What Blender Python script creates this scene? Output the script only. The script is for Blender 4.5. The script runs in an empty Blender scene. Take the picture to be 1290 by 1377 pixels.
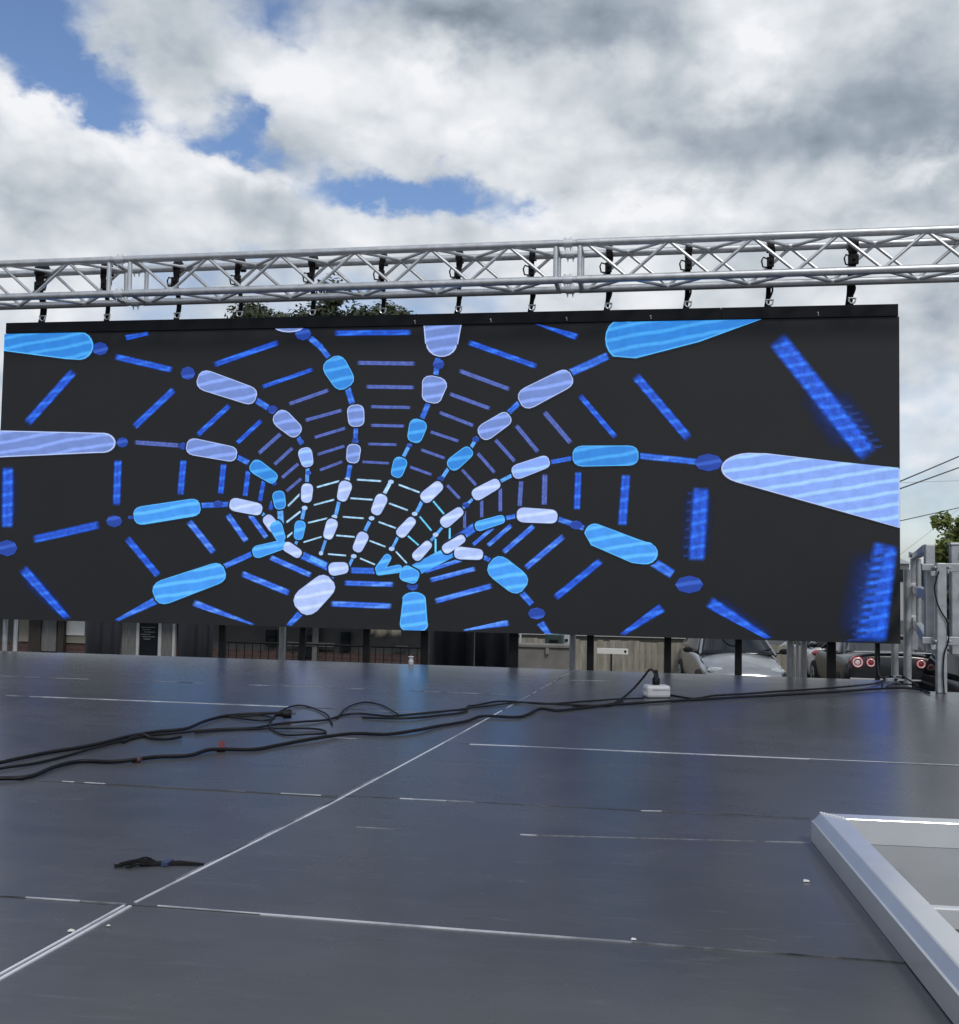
import bpy, bmesh, math, random
from mathutils import Vector, Matrix, noise
random.seed(7)
C = bpy.context.scene.collection
SC = bpy.context.scene

# ------------------------------------------------------------------ camera
F, YAW, PITCH, ROLL = 1400.0, -0.15905, 0.05414, 0.01798
CAM = Vector((1.4778, -6.6384, 0.5498))
cy, sy, cp, sp, cr, sr = math.cos(YAW), math.sin(YAW), math.cos(PITCH), math.sin(PITCH), math.cos(ROLL), math.sin(ROLL)
FW = Vector((sy*cp, cy*cp, sp)); RT0 = Vector((cy, -sy, 0)); UP0 = RT0.cross(FW)
RT = RT0*cr + UP0*sr; UP = -RT0*sr + UP0*cr
cam_d = bpy.data.cameras.new('camera'); cam = bpy.data.objects.new('camera', cam_d); C.objects.link(cam)
m = Matrix((RT, UP, -FW)).transposed().to_4x4(); m.translation = CAM; cam.matrix_world = m
cam_d.sensor_fit = 'VERTICAL'; cam_d.sensor_height = 24.0; cam_d.lens = 24.0*F/1377.0
cam_d.clip_end = 5000; cam_d.clip_start = 0.05
SC.camera = cam
GZ = -2.14                                   # level of the car park below the deck

def ray(px, py): return FW + RT*((px-645)/F) - UP*((py-688.5)/F)
def U(px, py, axis, val):
    """the point of the place seen at (px, py) on the plane axis = val"""
    d = ray(px, py); return CAM + d*((val-CAM[axis])/d[axis])
def D(px, py, z=0.0): return U(px, py, 2, z)

# ------------------------------------------------------------------ materials
def new_mat(name):
    mt = bpy.data.materials.new(name); mt.use_nodes = True
    nt = mt.node_tree; return mt, nt, nt.nodes['Principled BSDF']
def mat(name, col, rough=.5, metal=0.0, var=0.0, scale=8.0, bump=0.0, bscale=60.0, rvar=0.0, spec=.5, coat=0.0, stretch=(1,1,1)):
    mt, nt, b = new_mat(name)
    b.inputs['Base Color'].default_value = (*col, 1); b.inputs['Roughness'].default_value = rough
    b.inputs['Metallic'].default_value = metal; b.inputs['Specular IOR Level'].default_value = spec
    b.inputs['Coat Weight'].default_value = coat
    tc = nt.nodes.new('ShaderNodeTexCoord')
    mp = nt.nodes.new('ShaderNodeMapping'); mp.inputs['Scale'].default_value = stretch
    nt.links.new(tc.outputs['Object'], mp.inputs['Vector'])
    if var or rvar:
        n = nt.nodes.new('ShaderNodeTexNoise'); n.inputs['Scale'].default_value = scale
        n.inputs['Detail'].default_value = 7; n.inputs['Roughness'].default_value = .62
        nt.links.new(mp.outputs[0], n.inputs['Vector'])
        if var:
            r = nt.nodes.new('ShaderNodeValToRGB')
            r.color_ramp.elements[0].position = .3; r.color_ramp.elements[1].position = .7
            r.color_ramp.elements[0].color = (*[c*(1-var) for c in col], 1)
            r.color_ramp.elements[1].color = (*[min(1, c*(1+var)) for c in col], 1)
            nt.links.new(n.outputs['Fac'], r.inputs['Fac']); nt.links.new(r.outputs['Color'], b.inputs['Base Color'])
        if rvar:
            q = nt.nodes.new('ShaderNodeMapRange'); q.inputs['From Min'].default_value = .3; q.inputs['From Max'].default_value = .7
            q.inputs['To Min'].default_value = max(.02, rough-rvar); q.inputs['To Max'].default_value = min(1, rough+rvar)
            nt.links.new(n.outputs['Fac'], q.inputs['Value']); nt.links.new(q.outputs[0], b.inputs['Roughness'])
    if bump:
        n2 = nt.nodes.new('ShaderNodeTexNoise'); n2.inputs['Scale'].default_value = bscale; n2.inputs['Detail'].default_value = 4
        nt.links.new(mp.outputs[0], n2.inputs['Vector'])
        bp = nt.nodes.new('ShaderNodeBump'); bp.inputs['Strength'].default_value = bump; bp.inputs['Distance'].default_value = .01
        nt.links.new(n2.outputs['Fac'], bp.inputs['Height']); nt.links.new(bp.outputs[0], b.inputs['Normal'])
    return mt
def lin(r, g, b):
    f = lambda c: (c/255/12.92 if c/255 <= .04045 else ((c/255+.055)/1.055)**2.4)
    return (f(r), f(g), f(b))

M = {}
M['alu'] = mat('brushed_aluminium', (.58,.59,.60), .42, .85, var=.16, scale=14, rvar=.08)
M['alu_dull'] = mat('dull_aluminium', (.50,.51,.52), .5, .85, var=.16, scale=9, rvar=.12)
M['galv'] = mat('galvanised_steel', (.41,.42,.43), .5, .55, var=.22, scale=16, rvar=.12)
M['black_steel'] = mat('black_steel', (.006,.006,.007), .6, 0, var=.3, scale=30, spec=.25)
M['black_strap'] = mat('black_webbing', (.006,.005,.006), .8, 0, var=.3, scale=40, spec=.2)
M['rubber'] = mat('black_rubber', (.004,.004,.0055), .55, 0, var=.3, scale=40, spec=.25)
M['shackle'] = mat('shackle_steel', (.6,.6,.6), .3, 1.0, var=.1)
M['header'] = mat('black_paint', (.0045,.005,.0075), .55, 0, var=.25, scale=12, spec=.2)
M['led_black'] = mat('led_face', (.0215,.0225,.0245), .62, 0, var=.06, scale=3, spec=.3)
M['white_plastic'] = mat('white_plastic', (.46,.47,.48), .35, 0, var=.06, scale=20)
M['red_tape'] = mat('red_tape', (.17,.038,.05), .5, 0, var=.2, scale=60)
M['red_tape_dark'] = mat('dull_red_tape', (.07,.022,.03), .6, 0, var=.2, scale=60)
M['blue_tape'] = mat('blue_tape', (.035,.05,.12), .5, 0, var=.2, scale=60)
M['asphalt'] = mat('asphalt', (.055,.055,.056), .9, 0, var=.3, scale=.6, bump=.3, bscale=40)
M['curtain'] = mat('black_curtain', (.010,.012,.018), .85, 0, var=.35, scale=12, stretch=(6,6,.4))
M['wood_grey'] = mat('grey_boards', (.13,.13,.125), .8, 0, var=.3, scale=8, stretch=(6,6,.6))
M['wood_brown'] = mat('brown_timber', (.030,.022,.019), .75, 0, var=.35, scale=8, stretch=(6,6,.6))
M['render_beige'] = mat('beige_render', (.24,.22,.18), .85, 0, var=.14, scale=4, bump=.2)
M['render_grey'] = mat('grey_render', (.075,.075,.072), .85, 0, var=.2, scale=4, bump=.2)
M['trim'] = mat('white_trim', (.42,.42,.41), .5, 0, var=.08, scale=10)
M['glass'] = mat('dark_glass', (.010,.013,.016), .06, 0, var=.3, scale=2, spec=.3)
M['white_board'] = mat('white_board', (.72,.71,.66), .5, 0, var=.08, scale=6)
M['car_silver'] = mat('silver_paint', (.34,.35,.36), .22, .85, var=.05, coat=.6)
M['car_white'] = mat('white_paint', (.70,.70,.70), .25, 0, var=.04, coat=.6)
M['car_black'] = mat('black_paint_car', (.008,.009,.011), .28, 0, var=.1, coat=.25)
M['tyre'] = mat('tyre_rubber', (.012,.012,.012), .8, 0, var=.2)
M['rim'] = mat('wheel_alloy', (.45,.46,.47), .35, .9, var=.1)
M['lamp_red'] = mat('red_lamp', (.30,.015,.022), .15, 0, var=.2, scale=20, coat=.6)
M['lamp_pale'] = mat('pale_lamp', (.72,.60,.60), .15, 0, var=.1, scale=20, coat=.6)
M['lamp_clear'] = mat('clear_lamp', (.45,.47,.48), .1, .3, var=.3, scale=16, coat=.6)
M['chrome'] = mat('chrome', (.75,.75,.76), .12, 1.0, var=.05)
M['bark'] = mat('bark', (.07,.055,.04), .9, 0, var=.35, scale=6, bump=.4)
M['frame_panel'] = mat('grey_board_panel', (.165,.165,.16), .15, 0, var=.12, scale=3)
M['roof'] = mat('roof_tiles', (.16,.12,.10), .8, 0, var=.25, scale=6)
M['wire'] = mat('power_wire', (.05,.055,.06), .6, 0, var=.2)

def leaf_mat(name, c1, c2, trans=.25):
    mt, nt, b = new_mat(name)
    g = nt.nodes.new('ShaderNodeNewGeometry')
    r = nt.nodes.new('ShaderNodeValToRGB'); r.color_ramp.elements[0].color = (*c1, 1); r.color_ramp.elements[1].color = (*c2, 1)
    nt.links.new(g.outputs['Random Per Island'], r.inputs['Fac'])
    nt.links.new(r.outputs['Color'], b.inputs['Base Color']); b.inputs['Roughness'].default_value = .55
    t = nt.nodes.new('ShaderNodeBsdfTranslucent'); nt.links.new(r.outputs['Color'], t.inputs['Color'])
    mx = nt.nodes.new('ShaderNodeMixShader'); mx.inputs[0].default_value = trans
    nt.links.new(b.outputs[0], mx.inputs[1]); nt.links.new(t.outputs[0], mx.inputs[2])
    nt.links.new(mx.outputs[0], nt.nodes['Material Output'].inputs['Surface']); return mt
M['leaf_dark'] = leaf_mat('dark_leaves', (.030,.042,.020), (.075,.095,.040))
M['leaf_light'] = leaf_mat('light_leaves', (.07,.095,.018), (.27,.31,.085), .4)

def brick_mat():
    mt, nt, b = new_mat('red_brick')
    tc = nt.nodes.new('ShaderNodeTexCoord'); mp = nt.nodes.new('ShaderNodeMapping'); mp.inputs['Rotation'].default_value = (math.pi/2, 0, 0)
    br = nt.nodes.new('ShaderNodeTexBrick'); br.inputs['Scale'].default_value = 4.4
    br.inputs['Color1'].default_value = (.085,.042,.036,1); br.inputs['Color2'].default_value = (.055,.032,.028,1); br.inputs['Mortar'].default_value = (.08,.07,.066,1)
    nt.links.new(tc.outputs['Object'], mp.inputs[0]); nt.links.new(mp.outputs[0], br.inputs['Vector'])
    nt.links.new(br.outputs['Color'], b.inputs['Base Color']); b.inputs['Roughness'].default_value = .9; return mt
M['brick'] = brick_mat()

def fence_mat():
    mt, nt, b = new_mat('weathered_fence_boards')
    tc = nt.nodes.new('ShaderNodeTexCoord')
    n = nt.nodes.new('ShaderNodeTexNoise'); n.inputs['Scale'].default_value = 3; n.inputs['Detail'].default_value = 6
    mp = nt.nodes.new('ShaderNodeMapping'); mp.inputs['Scale'].default_value = (3,3,.5)
    nt.links.new(tc.outputs['Object'], mp.inputs[0]); nt.links.new(mp.outputs[0], n.inputs['Vector'])
    r = nt.nodes.new('ShaderNodeValToRGB'); r.color_ramp.elements[0].color = (.20,.18,.145,1); r.color_ramp.elements[1].color = (.36,.33,.27,1)
    r.color_ramp.elements[0].position = .3; r.color_ramp.elements[1].position = .72
    nt.links.new(n.outputs['Fac'], r.inputs['Fac']); nt.links.new(r.outputs['Color'], b.inputs['Base Color']); b.inputs['Roughness'].default_value = .85
    return mt
M['fence'] = fence_mat()

def deck_mat():
    mt, nt, b = new_mat('grey_phenolic_deck')
    L = nt.links.new
    tc = nt.nodes.new('ShaderNodeTexCoord'); oi = nt.nodes.new('ShaderNodeObjectInfo')
    def noise_(scale, detail, rough, vec=None, dist=0):
        n = nt.nodes.new('ShaderNodeTexNoise'); n.inputs['Scale'].default_value = scale; n.inputs['Detail'].default_value = detail
        n.inputs['Roughness'].default_value = rough; n.inputs['Distortion'].default_value = dist
        L(vec or tc.outputs['Object'], n.inputs['Vector']); return n.outputs['Fac']
    def mr(v, a, c, d, e):
        q = nt.nodes.new('ShaderNodeMapRange'); q.inputs['From Min'].default_value = a; q.inputs['From Max'].default_value = c
        q.inputs['To Min'].default_value = d; q.inputs['To Max'].default_value = e; L(v, q.inputs['Value']); return q.outputs[0]
    def mth(op, a, c):
        q = nt.nodes.new('ShaderNodeMath'); q.operation = op
        for i, v in enumerate((a, c)):
            if isinstance(v, (int, float)): q.inputs[i].default_value = v
            else: L(v, q.inputs[i])
        return q.outputs[0]
    big = noise_(1.1, 5, .55); mid = noise_(6, 5, .6)
    mp = nt.nodes.new('ShaderNodeMapping'); mp.inputs['Scale'].default_value = (1.2, 9, 1); mp.inputs['Rotation'].default_value = (0,0,.25)
    L(tc.outputs['Object'], mp.inputs[0]); streak = noise_(3, 5, .6, mp.outputs[0], .8)
    mp2 = nt.nodes.new('ShaderNodeMapping'); mp2.inputs['Scale'].default_value = (2.2, 16, 1); mp2.inputs['Rotation'].default_value = (0,0,-.35)
    L(tc.outputs['Object'], mp2.inputs[0]); scuff = mr(noise_(2.6, 9, .70, mp2.outputs[0], 1.4), .57, .72, 0, 1)
    v = mth('ADD', mr(big, .3, .7, .82, 1.12), mr(mid, .3, .7, -.08, .08))
    v = mth('ADD', v, mr(streak, .35, .7, -.05, .06))
    v = mth('ADD', v, mth('MULTIPLY', scuff, .45))
    v = mth('ADD', v, mr(oi.outputs['Random'], 0, 1, -.11, .11))
    b.inputs['Specular IOR Level'].default_value = .52; cm = nt.nodes.new('ShaderNodeVectorMath'); cm.operation = 'SCALE'; cm.inputs[0].default_value = DECK_COL
    L(v, cm.inputs['Scale']); L(cm.outputs[0], b.inputs['Base Color'])
    rg = mth('ADD', mr(big, .3, .7, DECK_R-.03, DECK_R+.04), mr(mid, .3, .7, -.015, .015))
    L(rg, b.inputs['Roughness'])
    bp2 = nt.nodes.new('ShaderNodeBump'); bp2.inputs['Strength'].default_value = .06; bp2.inputs['Distance'].default_value = .03
    L(noise_(.9, 0, .5), bp2.inputs['Height']); L(bp2.outputs[0], b.inputs['Normal'])
    return mt
DECK_COL = (.071,.073,.077); DECK_R = .26
M['deck'] = deck_mat()

# screen graphics: emission that is the LED picture itself
def led_mat(name, rgb, stripe=None, soft=False, halo=False):
    mt, nt, b = new_mat(name); L = nt.links.new
    b.inputs['Base Color'].default_value = (.0215,.0225,.0245,1); b.inputs['Roughness'].default_value = .62
    b.inputs['Specular IOR Level'].default_value = .3
    base = lin(*rgb); tc = nt.nodes.new('ShaderNodeTexCoord')
    def mr(v, a, c, d, e, sm=False):
        q = nt.nodes.new('ShaderNodeMapRange'); q.inputs['From Min'].default_value = a; q.inputs['From Max'].default_value = c
        if sm: q.interpolation_type = 'SMOOTHSTEP'
        q.inputs['To Min'].default_value = d; q.inputs['To Max'].default_value = e; L(v, q.inputs['Value']); return q.outputs[0]
    def mth(op, a, c=None):
        q = nt.nodes.new('ShaderNodeMath'); q.operation = op
        for i, v in enumerate((a, c)):
            if v is None: continue
            if isinstance(v, (int, float)): q.inputs[i].default_value = v
            else: L(v, q.inputs[i])
        return q.outputs[0]
    mp = nt.nodes.new('ShaderNodeMapping'); mp.inputs['Rotation'].default_value = (0, .17, 0)
    L(tc.outputs['Object'], mp.inputs[0])
    w = nt.nodes.new('ShaderNodeTexWave'); w.bands_direction = 'Z'; w.inputs['Scale'].default_value = 4.3
    w.inputs['Distortion'].default_value = 1.6; w.inputs['Detail'].default_value = 2; w.inputs['Detail Scale'].default_value = .9
    L(mp.outputs[0], w.inputs['Vector'])
    r = nt.nodes.new('ShaderNodeValToRGB'); r.color_ramp.elements[0].position = .62; r.color_ramp.elements[1].position = .97
    r.color_ramp.elements[0].color = (*base, 1); r.color_ramp.elements[1].color = (*(stripe and lin(*stripe) or base), 1)
    L(w.outputs['Fac'], r.inputs['Fac'])
    n = nt.nodes.new('ShaderNodeTexNoise'); n.inputs['Scale'].default_value = 30 if soft else 14; n.inputs['Detail'].default_value = 5; n.inputs['Roughness'].default_value = .7
    L(tc.outputs['Object'], n.inputs['Vector'])
    a = .55 if soft else .88
    fac = mr(n.outputs['Fac'], .3, .7, a, 2-a)
    # fine pixel rows of the modules
    px = nt.nodes.new('ShaderNodeTexWave'); px.bands_direction = 'Z'; px.inputs['Scale'].default_value = 40; L(tc.outputs['Object'], px.inputs['Vector'])
    fac = mth('MULTIPLY', fac, mr(px.outputs['Fac'], 0, 1, .90, 1.08))
    # the modules dim towards the top, seen from below
    sz = nt.nodes.new('ShaderNodeSeparateXYZ'); L(tc.outputs['Object'], sz.inputs[0])
    if soft:                      # motion-soft edges of the bars in the film: u runs across, v along
        uv = nt.nodes.new('ShaderNodeSeparateXYZ'); L(tc.outputs['UV'], uv.inputs[0])
        for k in (0, 1):
            ab = mth('ABSOLUTE', mth('SUBTRACT', uv.outputs[k], .5))
            e = mr(ab, ((.0, .25) if halo else (.24, .42))[k], .5, 1, 0, True); al = e if k == 0 else mth('MULTIPLY', al, e)
            if k == 0 and not halo: fac = mth('MULTIPLY', fac, mr(ab, .0, .26, .86, 1.22))
        L(al, b.inputs['Alpha'])
    L(r.outputs['Color'], b.inputs['Emission Color']); L(fac, b.inputs['Emission Strength'])
    return mt
G = {
 'L': led_mat('led_lavender', (112,138,206), (140,170,250)),
 'R': led_mat('led_bright_lavender', (134,168,246), (164,208,255)),
 'C': led_mat('led_sky_blue', (42,132,222), (70,168,246)),
 'E': led_mat('led_bright_sky_blue', (62,150,242), (92,188,255)),
 'W': led_mat('led_pale_lavender', (174,196,250), (202,222,255)),
 'Lo': led_mat('led_lavender_rim', (182,200,248)),
 'Co': led_mat('led_sky_blue_rim', (84,184,252)),
 'N': led_mat('led_dark_outline', (2,8,24)),
 'B': led_mat('led_blue', (22,80,204), (42,112,240), soft=True),
 'P': led_mat('led_periwinkle', (52,106,226), (88,146,250), soft=True),
 'b': led_mat('led_thin_lavender', (78,98,178), soft=True),
 'c': led_mat('led_thin_white', (168,214,250), soft=True),
 'y': led_mat('led_thin_cyan', (100,206,250), soft=True),
 'D': led_mat('led_dark_blue', (22,62,160), (48,92,200)),
 'd': led_mat('led_light_node', (170,204,250)),
 'H': led_mat('led_blur_blue', (10,36,98), soft=True, halo=True),
 'T': led_mat('led_streak_blue', (18,46,112), soft=True, halo=True),
 'k': led_mat('led_link_bright', (86,158,240), soft=True),
 'K': led_mat('led_link_blue', (40,100,216), (70,130,240), soft=True),
}

# ------------------------------------------------------------------ mesh helpers
class MB:
    def __init__(s): s.v = []; s.f = []; s.mi = []; s.uv = {}
    def add(s, vs, fs, mi=0):
        o = len(s.v); s.v += [tuple(p) for p in vs]
        for f in fs: s.f.append(tuple(i+o for i in f)); s.mi.append(mi)
    def box(s, c, h, rot=None, mi=0):
        vs = [Vector((x*h[0], y*h[1], z*h[2])) for x in (-1,1) for y in (-1,1) for z in (-1,1)]
        if rot: vs = [rot @ p for p in vs]
        c = Vector(c)
        s.add([p+c for p in vs], [(0,1,3,2),(4,6,7,5),(0,4,5,1),(2,3,7,6),(0,2,6,4),(1,5,7,3)], mi)
    def box2(s, a, b, mi=0):
        s.box([(a[i]+b[i])/2 for i in range(3)], [abs(b[i]-a[i])/2 for i in range(3)], None, mi)
    def bar(s, a, b, w, h, mi=0, upv=Vector((0,0,1))):
        a = Vector(a); b = Vector(b); d = (b-a); L = d.length; d.normalize()
        x = d.cross(upv)
        if x.length < 1e-4: x = d.cross(Vector((0,1,0)))
        x.normalize(); z = x.cross(d)
        s.box((a+b)/2, (w/2, L/2, h/2), Matrix((x, d, z)).transposed(), mi)
    def tube(s, pts, r, n=12, mi=0, closed=False, cap=True):
        pts = [Vector(p) for p in pts]; N = len(pts); vs = []; prev = None
        rr = r if isinstance(r, (list, tuple)) else [r]*N
        for i, p in enumerate(pts):
            if closed: t = pts[(i+1) % N]-pts[i-1]
            else: t = pts[min(i+1, N-1)]-pts[max(i-1, 0)]
            if t.length < 1e-9: t = Vector((0,0,1))
            t.normalize()
            if prev is None:
                u = t.orthogonal().normalized()
            else:
                u = prev - t*prev.dot(t)
                u = u.normalized() if u.length > 1e-6 else t.orthogonal().normalized()
            prev = u; w = t.cross(u)
            for k in range(n):
                a = 2*math.pi*k/n; vs.append(p + (u*math.cos(a)+w*math.sin(a))*rr[i])
        fs = []
        for i in range(N if closed else N-1):
            j = (i+1) % N
            for k in range(n): fs.append((i*n+k, i*n+(k+1) % n, j*n+(k+1) % n, j*n+k))
        if not closed and cap: fs += [tuple(range(n))[::-1], tuple((N-1)*n+k for k in range(n))]
        s.add(vs, fs, mi)
    def lathe(s, prof, n=24, rot=None, c=(0,0,0), mi=0):      # profile (r, h) about local Z
        vs = []; c = Vector(c)
        for r, h in prof:
            for k in range(n):
                a = 2*math.pi*k/n; p = Vector((r*math.cos(a), r*math.sin(a), h))
                vs.append((rot @ p if rot else p)+c)
        fs = [(i*n+k, i*n+(k+1) % n, (i+1)*n+(k+1) % n, (i+1)*n+k) for i in range(len(prof)-1) for k in range(n)]
        fs += [tuple(range(n))[::-1], tuple((len(prof)-1)*n+k for k in range(n))]
        s.add(vs, fs, mi)
    def grid(s, P, mi=0):                                      # P[i][j] points
        a, b = len(P), len(P[0])
        s.add([p for r in P for p in r], [(i*b+j, i*b+j+1, (i+1)*b+j+1, (i+1)*b+j) for i in range(a-1) for j in range(b-1)], mi)
    def build(s, name, mats, parent=None, smooth=False, bevel=0, loc=None):
        me = bpy.data.meshes.new(name)
        vs = s.v
        if loc is not None: vs = [tuple(Vector(p)-Vector(loc)) for p in vs]
        me.from_pydata(vs, [], s.f)
        for mm in (mats if isinstance(mats, (list, tuple)) else [mats]): me.materials.append(mm)
        me.polygons.foreach_set('material_index', s.mi)
        bm = bmesh.new(); bm.from_mesh(me); bmesh.ops.recalc_face_normals(bm, faces=bm.faces); bm.to_mesh(me); bm.free()
        if smooth:
            me.polygons.foreach_set('use_smooth', [True]*len(me.polygons))
            try: me.set_sharp_from_angle(angle=math.radians(40))
            except Exception: pass
        o = bpy.data.objects.new(name, me); C.objects.link(o)
        if parent: o.parent = parent
        if loc is not None: o.location = loc
        if bevel:
            bv = o.modifiers.new('bevel', 'BEVEL'); bv.width = bevel; bv.segments = 2; bv.limit_method = 'ANGLE'
        me.update(); return o
def tag(o, label=None, cat=None, group=None, kind=None):
    if label: o['label'] = label
    if cat: o['category'] = cat
    if group: o['group'] = group
    if kind: o['kind'] = kind
    return o
def thing(name, label, cat, loc=(0,0,0), group=None, rz=0):
    o = bpy.data.objects.new(name, None); C.objects.link(o); o.location = loc; o.rotation_euler = (0,0,rz)
    o.empty_display_size = .1
    return tag(o, label, cat, group)
def dup(root, loc, label, rz=None):
    def cp_(o, par):
        c = o.copy(); C.objects.link(c); c.parent = par
        for ch in [x for x in C.objects if x.parent == o]: cp_(ch, c)
        return c
    r = cp_(root, None); r.location = loc; r['label'] = label
    if rz is not None: r.rotation_euler = (0,0,rz)
    return r
def spline(pts, n=8):
    pts = [Vector(p) for p in pts]; out = []
    q = [pts[0]*2-pts[1]]+pts+[pts[-1]*2-pts[-2]]
    for i in range(1, len(q)-2):
        for k in range(n):
            t = k/n; a, b, c, d = q[i-1], q[i], q[i+1], q[i+2]
            out.append(.5*((2*b)+(c-a)*t+(2*a-5*b+4*c-d)*t*t+(3*b-3*c+d-a)*t**3))
    out.append(pts[-1]); return out
ORD = ['first','second','third','fourth','fifth','sixth','seventh','eighth','ninth','tenth','eleventh','twelfth']

# ------------------------------------------------------------------ ground
g = MB(); g.grid([[(x, y, GZ) for y in (-1500, -60, 60, 1500)] for x in (-1500, -60, 60, 1500)])
tag(g.build('ground', M['asphalt']), kind='structure')

# ------------------------------------------------------------------ stage
stage = thing('stage', 'low grey stage of smooth deck panels with bright aluminium seams, filling the foreground', 'stage', (0, -4, GZ))
def part(mb, name, m_, par, **k):
    loc = Vector(par.location)
    mb.v = [tuple(Vector(p)-loc) for p in mb.v]; return mb.build(name, m_, par, **k)
def seam_x(y):                                  # the long seam, slightly askew
    P = [(-7.6,.555),(-5.35,.641),(-5.047,.663),(-4.273,.763),(-3.297,.863),(-1.108,1.071),(-.83,1.098)]
    for (a, xa), (b, xb) in zip(P, P[1:]):
        if y <= b: return xa+(xb-xa)*(y-a)/(b-a)
    return P[-1][1]
GAP = .0009; TH = .045
def panel(x0, x1, y0, y1, cut_l=False, cut_r=False, dz=0.0, tilt=(0,0)):
    mb = MB(); n = 3 if (cut_l or cut_r) else 1; top = []; 
    cxm, cym = (x0+x1)/2, (y0+y1)/2
    rows = [y0+GAP+(y1-y0-2*GAP)*i/n for i in range(n+1)]
    T = []; Bt = []
    for y in rows:
        a = (seam_x(y)+GAP) if cut_l else x0+GAP
        b = (seam_x(y)-GAP) if cut_r else x1-GAP
        zz = lambda x: dz+tilt[0]*(x-cxm)+tilt[1]*(y-cym)
        T += [(a, y, zz(a)), (b, y, zz(b))]; Bt += [(a, y, -TH), (b, y, -TH)]
    k = len(T); vs = T+Bt; fs = []
    for i in range(n):
        a = 2*i; fs += [(a, a+1, a+3, a+2), (k+a, k+a+2, k+a+3, k+a+1), (a, a+2, k+a+2, k+a), (a+1, k+a+1, k+a+3, a+3)]
    fs += [(0, k, k+1, 1), (k-2, k-1, 2*k-1, 2*k-2)]
    mb.add(vs, fs); part(mb, 'deck_panel', M['deck'], stage)
def rt_(a): return random.uniform(-a, a)
BK = -.835; NK = -1.335; XR = 2.785
YL = [-7.6, -5.047, -4.21, -2.72, BK]; YR = [-7.6, -5.042, -4.187, -3.387, NK]
for y0, y1 in zip(YL, YL[1:]):
    panel(-2.0, 0, y0, y1, cut_r=True, dz=rt_(.0008), tilt=(rt_(.0006), rt_(.0008)))
    panel(-4.6, -2.0, y0, y1, dz=rt_(.0008), tilt=(rt_(.0006), rt_(.0008)))
for y0, y1 in zip(YR, YR[1:]):
    panel(0, XR, y0, y1, cut_l=True, dz=rt_(.0008), tilt=(rt_(.0006), rt_(.0008)))
    panel(XR, 5.0, y0, y1, dz=rt_(.0008), tilt=(rt_(.0006), rt_(.0008)))
panel(0, XR, NK, BK, cut_l=True, dz=-.0005)
# framework below the panels
fr = MB()
for (a, b) in [((-4.6,BK-.03),(XR,BK-.03)), ((XR-.03,BK-.06),(XR-.03,NK)), ((XR,NK-.03),(5,NK-.03)), ((-4.57,-7.6),(-4.57,BK-.06)), ((4.97,-7.6),(4.97,NK-.06)), ((-4.6,-7.57),(5,-7.57))]:
    fr.bar((a[0],a[1],-.125), (b[0],b[1],-.125), .05, .15)
part(fr, 'edge_beam', M['alu_dull'], stage)
for x in (-4.5, -2.2, .2, 2.6, 4.85):
    for y in (-7.45, -5.2, -3.3, -1.55):
        lg = MB(); lg.tube([(x,y,GZ),(x,y,-.20)], .024, 10); part(lg, 'leg', M['alu_dull'], stage, smooth=True)
# bright aluminium edges that show along the seams
def strip(pts, w, zoff=.0012, mt='seam'):
    mb = MB()
    for a, b in zip(pts, pts[1:]):
        mb.bar((a[0],a[1],-.004+zoff), (b[0],b[1],-.004+zoff), w, .0082)
    return part(mb, 'seam_strip', M[mt], stage)
def worn(name, c1, c2, p0, p1, sc):
    mt, nt, b = new_mat(name); tc = nt.nodes.new('ShaderNodeTexCoord'); n = nt.nodes.new('ShaderNodeTexNoise')
    n.inputs['Scale'].default_value = sc; n.inputs['Detail'].default_value = 8; n.inputs['Roughness'].default_value = .65
    r = nt.nodes.new('ShaderNodeValToRGB'); r.color_ramp.elements[0].position = p0; r.color_ramp.elements[1].position = p1
    r.color_ramp.elements[0].color = (*c1, 1); r.color_ramp.elements[1].color = (*c2, 1)
    nt.links.new(tc.outputs['Object'], n.inputs['Vector']); nt.links.new(n.outputs['Fac'], r.inputs['Fac']); nt.links.new(r.outputs['Color'], b.inputs['Base Color'])
    b.inputs['Roughness'].default_value = .38; b.inputs['Metallic'].default_value = .4; return mt
M['seam'] = worn('seam_aluminium', (.34,.36,.40), (.84,.86,.90), .36, .52, 4.5)
M['joint_alu'] = mat('coupler_aluminium', (.70,.71,.73), .35, .6, var=.1)
M['seam_dull'] = worn('scuffed_seam', (.09,.095,.11), (.50,.52,.56), .40, .66, 9)
M['seam_faint'] = worn('faint_seam', (.045,.05,.055), (.24,.25,.27), .42, .68, 7); M['seam_dark'] = mat('dark_seam_filler', (.008,.008,.010), .8, 0)
def seg_h(px0, py0, px1, py1, w, mt='seam'):
    a = D(px0, py0); b = D(px1, py1); strip([(a.x,a.y),(b.x,b.y)], w, mt=mt)
ys = [-7.5,-5.35,-5.047]; strip([(seam_x(y)-.0058, y) for y in ys], .0042); strip([(seam_x(y)+.0050, y) for y in ys], .0050)
ys = [-5.03,-4.273,-3.297,-2.6]; strip([(seam_x(y)+.002, y) for y in ys], .0055)
ys = [-2.58,-2.2,-1.108,-.84]; strip([(seam_x(y)+.002, y) for y in ys], .0075, mt='seam_dull')
ys = [-4.9,-4.3,-3.9]; strip([(seam_x(y)-.0055, y) for y in ys], .0022, mt='seam_dull')
seg_h(212,1218.3,600,1248.5,.0027); seg_h(600,1248.5,630,1250.7,.0020,'seam'); seg_h(630,1250.7,850,1267,.0022); seg_h(850,1267,960,1275.8,.0015,'seam_dull')
seg_h(35,1207,108,1211.8,.0022); seg_h(108,1211.8,170,1216,.002,'seam_dull')
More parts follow.
